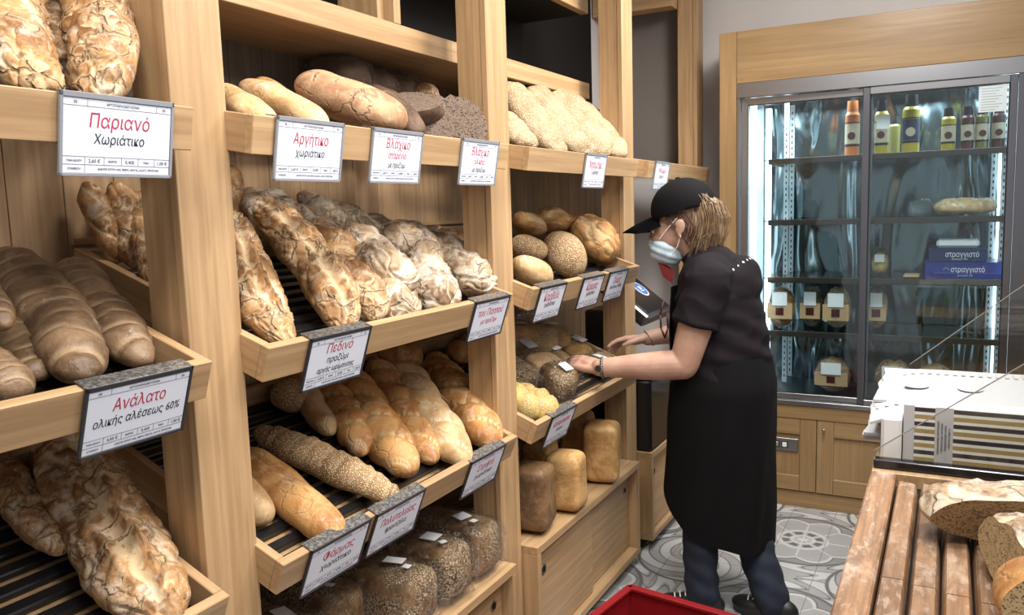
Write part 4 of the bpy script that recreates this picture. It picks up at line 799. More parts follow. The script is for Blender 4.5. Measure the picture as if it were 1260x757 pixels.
bottle(1.40, 4.44, z, .20, .028, 'maroon', 'plastic_maroon', 'maroon bottle at the right end of the top fridge shelf', 'cream')
nt_ = tag(obj('paper_notice', B(1.31, 1.418, FYD-.0005, FYD+.0, 1.93, 2.045), 'white_label'), 'white paper notice stuck in the top right corner of the glass door', 'notice'); nt_.location = (0, .0125, .0)
bm = bmesh.new()
for k in range(9): box(bm, 1.32, 1.40-.012*(k % 3), FYD+.0115, FYD+.0119, 2.03-k*.0115, 2.033-k*.0115)
obj('printed_lines', bm, 'grey_print', nt_).location = (0, -.0125, 0)
n2 = tag(obj('paper_notice', B(.885, .945, 4.395, 4.396, 1.90, 1.965), 'white_label'), 'small white price paper hanging before the yellow bottle right of the mullion', 'notice')
# bags and boxes
def bag(x, y, z, w, d, h, lab, core='cream', tuft=.10, seed=1, band=None, group='bagged goods in the refrigerator'):
    r = tag(empty('bagged_food', (x, y, z+.001)), lab, 'bag', group)
    obj('contents', loaf_mesh(w*.9, d*.9, h*.95, 'rough', seed, 'round', nu=20, nv=20), 'crust_'+core, r, smooth=True).location = (0, 0, h*.47)
    bm = loaf_mesh(w, d, h, 'smooth', seed, 'round', nu=22, nv=24)
    for v in bm.verts: v.co += v.co.normalized()*(.012*nz(v.co.x*30, v.co.y*30, v.co.z*30, seed))
    obj('plastic_bag', bm, 'film', r).location = (0, 0, h*.47)
    if tuft:
        bm = bmesh.new(); rr = random.Random(seed)
        for k in range(18):
            a = rr.uniform(0, 6.28); p0 = Vector((0, 0, h*.9)); p1 = Vector((math.cos(a)*w*.45*rr.random()**.5, math.sin(a)*d*.4, h*.9+tuft*rr.uniform(.6, 1))); s = Vector((-math.sin(a), math.cos(a), 0))*.022
            q = [bm.verts.new(c) for c in (p0, p1-s+Vector((0, 0, -.02)), p1, p1+s+Vector((0, 0, -.015)))]; bm.faces.new(q[:3]); bm.faces.new((q[0], q[2], q[3]))
        obj('gathered_top', bm, 'film', r)
    if band: obj('kraft_band', B(-w*.42, w*.42, -d*.52, -d*.46, h*.25, h*.6), 'kraft', r)
    obj('paper_label', B(-w*.25, w*.25, -d*.56, -d*.53, h*.55, h*.85), 'white_label', r)
    if band: obj('printed_mark', B(-.02, .02, -d*.535, -d*.521, h*.33, h*.5), 'plastic_maroon', r)
    return r
bag(.44, 4.46, ZS[3], .15, .14, .235, 'bagged buns beside the woman\'s back, leftmost on the fourth fridge shelf', 'golden', 0, 201, 1)
bag(.585, 4.50, ZS[3], .12, .14, .235, 'dark bagged bread, second from the left on the fourth fridge shelf', 'seeded', 0, 202, 1)
bag(.715, 4.46, ZS[3], .15, .14, .235, 'pale bagged bread left of the mullion on the fourth fridge shelf', 'pale', 0, 203, 1)
bag(.90, 4.50, ZS[3], .11, .12, .235, 'bagged bread just right of the mullion on the fourth fridge shelf', 'golden', .04, 204, 1)
bag(.70, 4.46, .565, .19, .17, .20, 'round bagged cake with gathered top, alone at the left of the fridge floor', 'tan', .12, 205, 1)
bag(.985, 4.46, .565, .19, .17, .20, 'bagged cake with gathered top right of the mullion on the fridge floor', 'golden', .12, 206)
bag(1.17, 4.46, .565, .18, .17, .19, 'bagged cake with gathered top furthest right on the fridge floor', 'pale', .12, 207)
bag(.905, 4.56, ZS[2], .09, .10, .13, 'small tied bag right of the mullion on the third fridge shelf', 'olive' if False else 'corn', .04, 208)
for k, (xa, xb, lb) in enumerate(((1.03, 1.13, 'small crumpled clear bag on the second fridge shelf'), (1.14, 1.41, 'long clear bag of pale food on the second fridge shelf'))):
    bm = loaf_mesh(xb-xa, .14, .085, 'rough', 220+k, 'long', nu=26, nv=24); o = obj('bagged_food', bm, 'crust_pale' if k else 'film', smooth=True); o.location = ((xa+xb)/2, 4.47, ZS[1]+.045); tag(o, lb, 'bag', 'flat bags on the second fridge shelf')
    bm = loaf_mesh(xb-xa+.015, .155, .095, 'rough', 230+k, 'long', nu=26, nv=24); obj('plastic_bag', bm, 'film', o)
def card(x0, x1, z, h, mat, lab, txt=True):
    o = tag(obj('cardboard_box', B(x0, x1, 4.40, 4.66, 0, h, bev=.002), mat), lab, 'box', 'blue boxes on the third fridge shelf'); o.location = (0, 0, z+.001)
    if txt: text('στραγγιστό', .036, ((x0+x1)/2+.02, 4.3995, h*.55), 'white_print', o, M=FY, shear=0, width=.14); text('◠', .03, (x0+.09, 4.3995, h*.5), 'white_print', o, M=FY, shear=0); text('γιαούρτι 10%', .011, ((x0+x1)/2+.01, 4.3995, h*.2), 'white_print', o, M=FY, shear=0)
    obj('rim', B(x0-.003, x1+.003, 4.397, 4.663, h-.006, h+.001), mat, o); return o
card(1.115, 1.435, ZS[2]+.001, .078, 'blue_card', 'bright blue cardboard tray with white lettering, lower of two'); card(1.13, 1.37, ZS[2]+.082, .062, 'blue_card_dark', 'dark blue cardboard tray, upper of two')
o = tag(obj('paper_parcel', B(1.16, 1.34, 4.42, 4.6, 0, .04, bev=.012), 'white_label'), 'pale parcel on top of the blue cardboard trays', 'parcel'); o.location = (0, 0, ZS[2]+.148)
o = tag(obj('paper_parcel', B(1.02, 1.09, 4.42, 4.55, 0, .012, bev=.003), 'kraft'), 'folded brown paper beside the blue cardboard trays', 'paper'); o.location = (0, 0, ZS[2]+.003); 
# ------------------------------------------------------------------ counter at the right
ct = tag(empty('bread_counter', (1.5, 1.4, 0)), 'worn wooden counter with lengthwise slats at the right', 'counter'); CZ = .9
def K(n, mt, x0, x1, y0, y1, z0, z1, bev=.002): o = obj(n, B(x0, x1, y0, y1, z0, z1, bev=bev), mt, ct); o.location = (-1.5, -1.4, 0); return o
K('counter_body', 'oak_y', 1.09, 2.1, .3, 3.35, .0, .855)
K('edge_board', 'counter_wood', 1.063, 1.119, .3, 2.12, .856, CZ, bev=.004); K('end_board', 'oak_y', 1.063, 2.12, 2.121, 3.40, .856, CZ-.001)
K('under_board', 'dark_board', 1.12, 2.1, .3, 2.12, .856, .868)
rr = random.Random(3)
for k in range(11):
    x0 = 1.122+k*.0505; js = [.55, 1.07+rr.uniform(-.02, .02), 1.515-(k % 5)*.012, 2.075]
    for a, b_ in zip(js, js[1:]):
        bm = bmesh.new(); n = 14; w = .0465; secs = []
        for q in range(n+1):
            t_ = q/n; secs.append((x0+w*t_, .872+.026*(min(1, min(t_, 1-t_)/.15)**.5)))
        ya, yb = a+.0012, b_-.0012; f_, g_ = [], []
        for (xx, zz) in secs:
            cy_ = .016*(xx-x0)/w if b_ > 2 else 0
            f_.append(bm.verts.new((xx, ya, zz))); g_.append(bm.verts.new((xx, yb-cy_, zz)))
        lo = [bm.verts.new((x0, ya, .869)), bm.verts.new((x0+w, ya, .869)), bm.verts.new((x0+w, yb, .869)), bm.verts.new((x0, yb, .869))]
        for q in range(n): bm.faces.new((f_[q], f_[q+1], g_[q+1], g_[q]))
        bm.faces.new([lo[0]]+f_+[lo[1]]); bm.faces.new([lo[3]]+g_+[lo[2]]); bm.faces.new((lo[0], f_[0], g_[0], lo[3])); bm.faces.new((lo[1], f_[-1], g_[-1], lo[2])); bm.faces.new(lo)
        bmesh.ops.recalc_face_normals(bm, faces=bm.faces); o = obj('slat', bm, 'counter_wood', ct); o.location = (-1.5, -1.4, 0)
gg = tag(empty('glass_guard', (1.5, 2.16, CZ)), 'clear glass end panel with a slanting top edge in a black foot on the counter', 'glass panel')
obj('foot', B(-.434, .6, -.016, .016, .0, .022, bev=.002), 'black_gloss', gg)
def pane(par, pts, th, mat, name):
    bm = bmesh.new(); a = [bm.verts.new((x, -th/2, z)) for x, z in pts]; b_ = [bm.verts.new((x, th/2, z)) for x, z in pts]; n = len(pts)
    bm.faces.new(a); bm.faces.new(b_[::-1])
    for i in range(n): bm.faces.new((a[i], b_[i], b_[(i+1) % n], a[(i+1) % n]))
    bmesh.ops.recalc_face_normals(bm, faces=bm.faces); return obj(name, bm, mat, par)
pane(gg, [(-.432, .022), (.55, .022), (.55, .80), (-.432, .04)], .006, 'guard_glass', 'glass_pane')
bm = bmesh.new(); cyl(bm, (-.434, 0, .04), (.55, 0, .803), .0014, .0014, 8); obj('polished_edge', bm, 'glass_edge', gg)
g2 = tag(empty('glass_guard', (1.5, 3.30, CZ)), 'further clear glass panel with a slanting edge behind the paper stack', 'glass panel')
pane(g2, [(-.40, .002), (.5, .002), (.5, .83), (-.40, .05)], .006, 'guard_glass', 'glass_pane'); bm = bmesh.new(); cyl(bm, (-.40, 0, .052), (.5, 0, .833), .0016, .0016, 8); obj('polished_edge', bm, 'glass_edge', g2)
# paper stack and striped boxes
rr = random.Random(8)
sheets = []
for k in range(13):
    z0 = CZ+.0005+k*.0098; th = .0085
    dx = rr.uniform(-.018, .018)-(.02 if k < 3 else 0); dy = rr.uniform(-.02, .02); top = k == 12
    bm = bmesh.new(); nx, ny = 14, 12; x0, x1, y0, y1 = 1.055+dx, 1.72, 2.385+dy, 2.86+dy
    if top: x0, y0, y1 = 1.045, 2.29, 2.83
    V = {}
    for i in range(nx+1):
        for j in range(ny+1):
            xx = x0+(x1-x0)*i/nx; yy = y0+(y1-y0)*j/ny
            ed = max(0, .12-(xx-x0))/.12; e2 = max(0, .06-(yy-y0))/.06
            zz = z0+th-(.028*ed*ed if top else .003*ed)-(.02*e2*e2 if top else 0)+.0015*nz(xx*9, yy*9, k, 1)
            V[i, j] = bm.verts.new((xx+(.012*nz(yy*12, k, 0, 2) if i == 0 else 0), yy, zz))
    for i in range(nx):
        for j in range(ny): bm.faces.new((V[i, j], V[i+1, j], V[i+1, j+1], V[i, j+1]))
    ge = bmesh.ops.extrude_face_region(bm, geom=bm.faces[:]); 
    for v in [g for g in ge['geom'] if isinstance(g, bmesh.types.BMVert)]: v.co.z -= th*.85
    bmesh.ops.recalc_face_normals(bm, faces=bm.faces)
    o = obj('flat_carton', bm, 'carton_white', smooth=False); sheets.append(o)
    tag(o, ('top folded white pastry carton with grey stripes and oval prints, draped over its pile' if top else 'folded white pastry carton in the pile behind the glass panel, with ragged edges'), 'carton', 'pile of folded pastry cartons on the counter')
    if top:
        for (xa, xb, ya, yb) in ((x0+.035, x1, y1-.085, y1-.02), (x0+.01, x1, y0+.045, y0+.11)):
            b2 = bmesh.new(); q = xa
            while q < xb:
                if not (ya < y0+.2 and q > 1.16): box(b2, q, q+.010, ya, yb, z0+th+.002-(.028*max(0, (.12-(q-x0))/.12)**2), z0+th+.0032-(.028*max(0, (.12-(q-x0))/.12)**2))
                q += .0225
            p_ = obj('printed_stripes', b2, 'grey_print', o)
        for q in (1.145, 1.28, 1.47):
            b2 = bmesh.new(); bmesh.ops.create_circle(b2, cap_ends=True, radius=1, segments=28, matrix=Matrix.Translation((q, 2.56, z0+th+.0038)) @ Matrix.Diagonal((.032, .045, 1, 1))); obj('oval_print', b2, 'grey_print', o)
bx = tag(empty('striped_box', (1.14, 2.205, CZ+.001)), 'white pastry boxes striped in gold and black, shrink wrapped behind the black foot', 'box')
obj('box_body', B(.012, .62, 0, .075, 0, .150, bev=.001), 'box_stripes', bx)
obj('side_panel', B(-.012, .0125, -.0005, .075, 0, .152, bev=.001), 'carton_white', bx); obj('printed_band', B(.058, .098, -.0012, 0, .0, .151), 'carton_white', bx)
for k in range(4): text('ΠΑΡΑΔΟΣΙΑΚΟ ΑΡΤΟΠΟΙΕΙΟ'[:22-k*3], .0062, (.066+k*.008, -.0016, .075), 'ink_black', bx, M=FY, shear=0, rot=math.pi/2)
ti = tag(obj('tissue_pack', B(0, .048, 0, .09, 0, .118, bev=.008), 'tissue'), 'pack of white tissue standing on end between the carton pile and the striped boxes', 'paper pack'); ti.location = (1.077, 2.20, CZ+.001)
# cut breads on the counter
Tm = Matrix.Translation
half('big cut half of a floured brown loaf lying across the counter slats', 301, .50, .26, .115, Tm((1.425, 1.785, .958)) @ Euler((0, 0, .22)).to_matrix().to_4x4(), 'floury', 'crumb_brown', (0, -.045, 0), (0, -1, -.35), 'cut loaves on the counter', 'cracked', 'long')
half('cut piece of bread with a flour patterned crust behind the front slice', 302, .24, .26, .13, Tm((1.365, 1.535, .962)) @ Euler((0, 0, .15)).to_matrix().to_4x4(), 'floury', 'crumb_pale', (-.055, 0, 0), (-1, -.12, .1), 'cut loaves on the counter', 'cracked', 'round')
half('thick cut bread piece at the right photo edge with pale crumb facing the camera', 303, .24, .26, .13, Tm((1.41, 1.385, .960)) @ Euler((0, 0, .1)).to_matrix().to_4x4(), 'golden', 'crumb_pale', (0, -.035, 0), (.05, -1, .12), 'cut loaves on the counter', 'smooth', 'round')
# ------------------------------------------------------------------ the woman
PO = Vector((.5, 3.08, 0))
pw = tag(empty('person', PO), 'woman in black cap and apron wearing a face mask, leaning over the low tray', 'person')
def part(name, me, mat, parent=pw, smooth=True):
    o = obj(name, me, mat, parent, smooth); 
    if parent is pw: o.location = -PO
    return o
def loft(bm, rings, n=32, caps=True):          # rings: (centre, rx, ry) horizontal ellipses
    R = []
    for (c, rx, ry) in rings: R.append([bm.verts.new((c[0]+rx*math.cos(2*math.pi*k/n), c[1]+ry*math.sin(2*math.pi*k/n), c[2])) for k in range(n)])
    for a, b_ in zip(R, R[1:]):
        for k in range(n): bm.faces.new((a[k], a[(k+1) % n], b_[(k+1) % n], b_[k]))
    if caps: bm.faces.new(R[0][::-1]); bm.faces.new(R[-1])
    return bm
YC = 3.08
SH = {'L': (.455, 2.905, 1.285), 'R': (.43, 3.265, 1.29)}
EL = {'L': (.375, 2.855, .985), 'R': (.305, 3.33, 1.045)}
WR = {'L': (.085, 2.765, .972), 'R': (.125, 3.195, 1.018)}
def hand(bm, w, dirv, nrm, thumb, s=1.0, curl=(.35, .5, .4), fing=None):
    """palm, four fingers of unequal length and a thumb; dirv points to the fingertips, nrm to the back of the hand, thumb to the thumb side"""
    w = Vector(w); d = Vector(dirv).normalized(); n = Vector(nrm); n = (n-d*n.dot(d)).normalized(); t = n.cross(d)
    if t.dot(Vector(thumb)) < 0: t = -t
    M = Matrix((d, t, n)).transposed().to_4x4()
    pc = w+d*.048*s
    for k, o_ in enumerate((-.027, -.009, .010, .028)):
        cap_chain(bm, [(w+d*.006+t*o_*.55*s, .0165*s), (w+d*.05*s+t*o_*.9*s, .0150*s), (w+d*.088*s+t*o_*s+n*(.002), .0118*s)], 10)
    ell(bm, pc+t*.012*s-n*.008, (.042*s, .034*s, .016*s), M.to_euler())
    lens = ((.020, .018, .015), (.027, .022, .018), (.030, .024, .019), (.027, .022, .018))     # little finger first, index last
    for k, o_ in enumerate((-.029, -.0097, .0097, .029)):
        p = w+d*.088*s+t*o_*s; ang = 0; pts = [(p, .0105*s)]; sp_ = o_*2.2; c_ = curl if fing is None else fing[k]
        for L_, cu, r_ in zip(lens[k], c_, (.0096, .0088, .0076)):
            ang += cu; dd = (d*math.cos(ang)-n*math.sin(ang)+t*sp_*.9).normalized(); p = p+dd*L_*s*1.12; pts.append((p, r_*s*(1 if k else .9)))
        cap_chain(bm, pts, 10)
    b0 = w+d*.022*s+t*.024*s-n*.006; cap_chain(bm, [(b0, .0155*s), (b0+(d*.65+t*.62-n*.25)*.038*s, .0125*s), (b0+(d*.65+t*.62-n*.25)*.038*s+(d*.9+t*.25-n*.25)*.028*s, .0105*s), (b0+(d*.65+t*.62-n*.25)*.038*s+(d*.95+t*.1-n*.3)*.050*s, .0085*s)], 10)
bm = bmesh.new()
# head: skull, face, jaw, neck
tilt = Euler((0, R_(-14), 0))
ell(bm, (.312, YC, 1.530), (.098, .076, .100), tilt); ell(bm, (.262, YC, 1.455), (.072, .064, .092), tilt); ell(bm, (.245, YC, 1.392), (.045, .046, .040), tilt); ell(bm, (.300, YC, 1.44), (.068, .062, .062), tilt)
ell(bm, (.228, YC, 1.375), (.020, .020, .018)); ell(bm, (.205, YC, 1.505), (.018, .045, .016), tilt)              # chin, brow
cap_chain(bm, [((.198, YC, 1.468), .010), ((.182, YC, 1.436), .013)], 12); ell(bm, (.190, YC, 1.431), (.012, .018, .009)); ell(bm, (.196, YC, 1.402), (.010, .024, .008)); ell(bm, (.200, YC, 1.392), (.010, .021, .007))
for s in (-1, 1):
    ell(bm, (.225, YC+s*.036, 1.437), (.026, .020, .022)); ell(bm, (.322, YC+s*.078, 1.482), (.020, .009, .032), Euler((0, R_(12), 0)))
    ell(bm, (.318, YC+s*.083, 1.492), (.016, .006, .018)); ell(bm, (.318, YC+s*.079, 1.452), (.008, .006, .010))
cap_chain(bm, [((.345, YC, 1.43), .062), ((.385, YC, 1.37), .062), ((.43, YC, 1.30), .085)], 20)
loft(bm, [((.435, YC, .95), .12, .14), ((.44, YC, 1.1), .12, .14), ((.43, YC, 1.25), .10, .15), ((.42, YC, 1.33), .07, .12)], 24)
loft(bm, [((.46, YC, .80), .14, .17), ((.45, YC, .96), .13, .15)], 24)
for s in 'LR':
    a, e, w = Vector(SH[s]), Vector(EL[s]), Vector(WR[s])
    cap_chain(bm, [(a, .066), (a.lerp(e, .5), .064), (e+Vector((.005, 0, .01)), .054)], 20)
    cap_chain(bm, [(e, .054), (e.lerp(w, .25), .055), (e.lerp(w, .6), .046), (w, .0335)] if s == 'L' else [(e, .046), (e.lerp(w, .25), .047), (e.lerp(w, .6), .040), (w, .031)], 20)
    if s == 'L': ell(bm, w+Vector((-.004, 0, 0)), (.026, .030, .022))
    sg = -1 if s == 'L' else 1
    cap_chain(bm, [((.46, YC+sg*.09, .84), .085), ((.42 if s == 'L' else .53, YC+(-.115 if s == 'L' else .025), .45), .055), ((.425 if s == 'L' else .645, YC+(-.155 if s == 'L' else -.08), .09), .04)], 14)
hand(bm, WR['L'], (-.93, .12, .10), (.05, -.45, .90), (0, 1, 0), 1.05, fing=((.30, .40, .3), (.25, .40, .3), (.22, .38, .3), (.15, .30, .25)))
hand(bm, WR['R'], (-.93, -.30, -.10), (-.1, .35, .93), (0, -1, 0), 1.05, fing=((.30, .35, .3), (.25, .35, .3), (.20, .35, .3), (.12, .30, .25)))
skinm = baked(bm, .0038, 5, .5); part('body', skinm, 'skin')
# eyes and brows
for s in (-1, 1):
    bm = bmesh.new(); ell(bm, (.2045, YC+s*.031, 1.466), (.011, .012, .010)); e_ = part('eye', bm, 'white_label')
    bm = bmesh.new(); ell(bm, (.196, YC+s*.031, 1.462), (.004, .006, .006)); obj('iris', bm, 'ink_black', e_, True)
    bm = bmesh.new(); cap_chain(bm, [((.198, YC+s*.014, 1.478), .0035), ((.197, YC+s*.035, 1.4745), .0035), ((.206, YC+s*.052, 1.468), .003)], 8); part('upper_eyelid', bm, 'skin')
    bm = bmesh.new(); cap_chain(bm, [((.196, YC+s*.015, 1.496), .0035), ((.196, YC+s*.035, 1.500), .004), ((.206, YC+s*.055, 1.492), .003)], 8); part('eyebrow', bm, 'hair')
# mask with folds and ear loops
bm = bmesh.new(); ell(bm, (.243, YC, 1.398), (.068, .068, .060), Euler((0, R_(-20), 0))); ell(bm, (.205, YC, 1.415), (.034, .036, .034)); ell(bm, (.262, YC, 1.375), (.05, .060, .045))
mk = part('face_mask', baked(bm, .004, 6, .5, disp=lambda c: .0018*math.sin(c.z*210+c.x*80)+.003*nz(c.x*30, c.y*30, c.z*30)), 'mask_blue')
for s in (-1, 1):
    bm = bmesh.new(); tube(bm, [(.235, YC+s*.062, 1.435), (.27, YC+s*.074, 1.475), (.312, YC+s*.083, 1.515)], .0018); tube(bm, [(.285, YC+s*.060, 1.375), (.310, YC+s*.074, 1.41), (.325, YC+s*.085, 1.452)], .0018); obj('ear_loop', bm, 'white_label', mk)
# hair: a soft ponytail below the back of the cap and short strands at the temple and nape
bm = bmesh.new(); rr = random.Random(5)
ell(bm, (.375, YC, 1.50), (.062, .070, .085)); ell(bm, (.342, YC, 1.425), (.045, .062, .055)); ell(bm, (.408, YC-.01, 1.535), (.052, .05, .07), Euler((0, R_(-20), 0))); ell(bm, (.432, YC-.015, 1.475), (.042, .045, .075), Euler((0, R_(-8), 0))); ell(bm, (.405, YC-.015, 1.415), (.038, .042, .062), Euler((0, R_(25), 0)))
ell(bm, (.285, YC-.060, 1.515), (.030, .015, .024)); ell(bm, (.285, YC+.060, 1.515), (.030, .015, .024))
hr = part('hair', baked(bm, .004, 5, .5, disp=lambda c: .007*nz(c.x*45, c.y*55, c.z*6)), 'hair')
bm = bmesh.new()
for k in range(800):
    y = YC+rr.uniform(-.066, .05); x = .350+rr.uniform(0, .055); bulge = rr.uniform(.02, .082)*(1-.35*((y-YC)/.066)**2); z1 = rr.uniform(1.345, 1.47); fl = rr.uniform(-.012, .012)
    P_ = [Vector((x+.01, y, 1.605-rr.uniform(0, .04))), Vector((x+bulge*.75, y-.006, 1.565)), Vector((x+bulge*1.02+fl*.4, y-.01+fl*.3, 1.51)), Vector((x+bulge*.88+fl, y-.01+fl*.9, 1.455)), Vector((x+bulge*.35+fl*2, y-.008+fl*2, z1-.03))]
    rs = (.0014, .0016, .0015, .0011, .0004)
    for a_, b_, ra, rb in zip(P_, P_[1:], rs, rs[1:]): cyl(bm, a_, b_, ra, rb, 5, caps=False)
obj('loose_strands', bm, 'hair', hr, True)['kind'] = 'stuff'
bm = bmesh.new()
for k in range(120):
    x = rr.uniform(.255, .345); s_ = -1 if k % 3 else 1; y = YC+s_*rr.uniform(.070, .079)
    P_ = [Vector((x, y, 1.535)), Vector((x+.02, y+s_*.001, 1.510-.1*(.345-x))), Vector((x+.045+.2*(.32-x), y, 1.475+rr.uniform(-.015, .01))), Vector((.375+rr.uniform(-.02, .01), y-s_*.012, 1.42+rr.uniform(-.04, .02)))]
    for a_, b_ in zip(P_, P_[1:]): cyl(bm, a_, b_, .0024, .002, 5, caps=False)
obj('temple_strands', bm, 'hair_dark', hr, True)['kind'] = 'stuff'
# cap: crown, button, brim
bm = bmesh.new(); ell(bm, (.312, YC, 1.550), (.128, .098, .116), Euler((0, R_(-12), 0)), 40, 28)
bmesh.ops.bisect_plane(bm, geom=bm.verts[:]+bm.edges[:]+bm.faces[:], plane_co=(.19, YC, 1.500), plane_no=(.28, 0, -1), clear_outer=True)
ge = bmesh.ops.solidify(bm, geom=bm.faces[:], thickness=.003)
cp_ = part('cap', bm, 'apron_dark')
bm = bmesh.new()
for s in range(6):
    a = s*math.pi/6; pts = []
    for k in range(13):
        b_ = math.pi*(k/12); v = Vector((.129*math.cos(a)*math.cos(b_), .099*math.sin(a)*math.cos(b_), .117*math.sin(b_))); v.rotate(Euler((0, R_(-12), 0))); v += Vector((.312, YC, 1.550))
        if (v-Vector((.19, YC, 1.500))).dot(Vector((.28, 0, -1))) < 0: pts.append(v)
    tube(bm, pts, .0013, 6)
bm.free(); bm = bmesh.new(); ell(bm, (.290, YC, 1.664), (.010, .010, .006)); obj('cap_button', bm, 'apron_dark', cp_, True)
bm = bmesh.new(); NB, MBk = 18, 14; g0 = {}
for i in range(NB+1):
    for j in range(MBk+1):
        a = (j/MBk-.5)*2; t_ = i/NB; hw = .084*math.sqrt(max(0, 1-(t_*.985)**2.4)); yy = a*hw; x = .215+.035*(abs(a)**2)-.155*t_*(1-.12*a*a); z = 1.530-.050*t_-.022*t_*t_-6.5*yy*yy
        g0[i, j] = bm.verts.new((x, YC+yy, z))
for i in range(NB):
    for j in range(MBk): bm.faces.new((g0[i, j], g0[i+1, j], g0[i+1, j+1], g0[i, j+1]))
bmesh.ops.solidify(bm, geom=bm.faces[:], thickness=.0045); bmesh.ops.recalc_face_normals(bm, faces=bm.faces); obj('brim', bm, 'apron_dark', cp_, True)
# shirt
def wr(c, amp=.006, f=9): return amp*nz(c.x*f, c.y*f, c.z*f*.6, 4)+amp*.8*(1-abs(nz(c.x*f*.9, c.y*f*.9, c.z*f*1.4, 8))*3)
bm = bmesh.new()
loft(bm, [((.465, YC, .84), .185, .195), ((.46, YC, .93), .183, .19), ((.457, YC, 1.03), .178, .182), ((.450, YC, 1.12), .170, .182), ((.444, YC, 1.20), .158, .185), ((.438, YC, 1.27), .138, .18), ((.425, YC, 1.33), .112, .15), ((.415, YC, 1.375), .085, .095), ((.405, YC, 1.40), .068, .075)], 36)
ell(bm, (.40, YC, 1.14), (.125, .15, .10)); ell(bm, (.53, YC, 1.26), (.075, .14, .11)); ell(bm, (.43, YC, 1.345), (.075, .115, .055), Euler((0, R_(20), 0)))
for s in 'LR':
    a, e = Vector(SH[s]), Vector(EL[s]); sg = -1 if s == 'L' else 1
    cap_chain(bm, [(a+Vector((-.01, -sg*.05, .02)), .082), (a, .080), (a.lerp(e, .30), .080)], 22); cyl(bm, a.lerp(e, .28), a.lerp(e, .52), .080, .086, 28)
sm_ = baked(bm, .0065, 6, .5, disp=lambda c: wr(c, .005)+.0035*math.sin(c.z*75+c.x*26+c.y*20)*(1 if c.z < 1.15 else .4))
# cut the shirt cleanly at sleeves and neck
b2 = bmesh.new(); b2.from_mesh(sm_)
for s in 'LR':
    break
    dl = [f for f in b2.faces if (f.calc_center_median()-c).dot(d) > 0 and (f.calc_center_median()-c).length < .16 and abs(f.calc_center_median().y-YC) > (.145 if f.calc_center_median().z > 1 else 9) and (f.calc_center_median()-(c+d*.03)).length < .10]
    bmesh.ops.delete(b2, geom=dl, context='FACES')
st = part('polo_shirt', b2, 'shirt_dark')
bm = bmesh.new()
for k in range(28):
    a0, a1 = 2*math.pi*k/28, 2*math.pi*(k+1)/28
    def cpnt(a, h): v = Vector((math.cos(a)*(.074+h*.05), math.sin(a)*(.076+h*.05), h*(.8+.2*math.cos(a)))); v.rotate(Euler((0, R_(-30), 0))); return v+Vector((.385, YC, 1.365))
    bm.faces.new([bm.verts.new(q) for q in (cpnt(a0, 0), cpnt(a1, 0), cpnt(a1, .045), cpnt(a0, .045))])
bmesh.ops.remove_doubles(bm, verts=bm.verts, dist=.0005); bmesh.ops.solidify(bm, geom=bm.faces[:], thickness=.004); obj('collar', bm, 'shirt_dark', st, True)
from mathutils.bvhtree import BVHTree
bt = BVHTree.FromPolygons([v.co[:] for v in st.data.vertices], [p.vertices[:] for p in st.data.polygons]); bm = bmesh.new()
for k in range(9):
    q = Vector((.60, YC-.12+k*.024, 1.42-.004*k)); hit = bt.ray_cast(q+Vector((.1, 0, .12)), Vector((-.62, 0, -.78)))
    if hit[0]:
        n_ = hit[1]; R0 = n_.to_track_quat('Z', 'Y').to_matrix().to_4x4(); R0.translation = hit[0]+n_*.0012; v_ = bmesh.ops.create_cube(bm, size=1, matrix=R0 @ Matrix.Diagonal((.004 if k % 2 else .008, .008, .001, 1)))
obj('white_lettering', bm, 'white_print', st)
bm = bmesh.new(); v0 = [(.262, YC-.058, 1.338), (.222, YC-.045, 1.345), (.245, YC-.05, 1.29), (.285, YC-.06, 1.265), (.29, YC-.06, 1.315)]
fa = bm.faces.new([bm.verts.new(q) for q in v0]); bmesh.ops.solidify(bm, geom=[fa], thickness=.006); part('kerchief', bm, 'kerchief_red', smooth=False)
# apron: bib at the front and a long wrapped skirt with a slanting hem
bm = bmesh.new(); rows_ = 34; cols_ = 72; V = {}
def hemz(x): 
    pts = ((.20, .53), (.28, .50), (.34, .39), (.48, .30), (.66, .26))
    for (xa, za), (xb, zb) in zip(pts, pts[1:]):
        if x <= xb: return za+(zb-za)*max(0, (x-xa)/(xb-xa))
    return .195
for i in range(rows_+1):
    for j in range(cols_+1):
        a = 2*math.pi*j/cols_+.0; ca, sa = math.cos(a), math.sin(a); t_ = i/rows_; rx0 = .195; x_top = .465+rx0*ca; hz_ = hemz(.46+.2*ca); z = 1.0+(hz_-1.0)*t_
        k = max(0, min(1, (.95-z)/.55)); rx = .168+.026*min(1, (1.0-z)/.12)+.012*k; ry = .175+.028*min(1, (1.0-z)/.12)+.012*k; cx_ = .465-.020*k; e_ = .78; ca, sa = math.copysign(abs(ca)**e_, ca), math.copysign(abs(sa)**e_, sa)
        fold = .008*k*math.sin(a*7+2*nz(z*2, 0, 0))+.005*nz(ca*3, sa*3, z*6, 3)
        V[i, j] = bm.verts.new((cx_+(rx+fold)*ca, YC+(ry+fold)*sa, z))
for i in range(rows_):
    for j in range(cols_): bm.faces.new((V[i, j], V[i+1, j], V[i+1, j+1], V[i, j+1]))
bmesh.ops.remove_doubles(bm, verts=bm.verts, dist=.0002); bmesh.ops.recalc_face_normals(bm, faces=bm.faces); ap = part('apron', bm, 'apron_dark')
bm = bmesh.new(); loft(bm, [((.465, YC, .955), .196, .205), ((.465, YC, .995), .195, .203)], 48, caps=False); bm.free()
bm = bmesh.new(); V = {}
for i in range(13):
    for j in range(13):
        z = .98+.27*i/12; a = math.pi+(j/12-.5)*1.3*(1-.25*i/12); V[i, j] = bm.verts.new((.447-.012*(i/12)+(.178-.030*max(0, i/12-.4))*math.cos(a)-.004, YC+.195*math.sin(a), z))
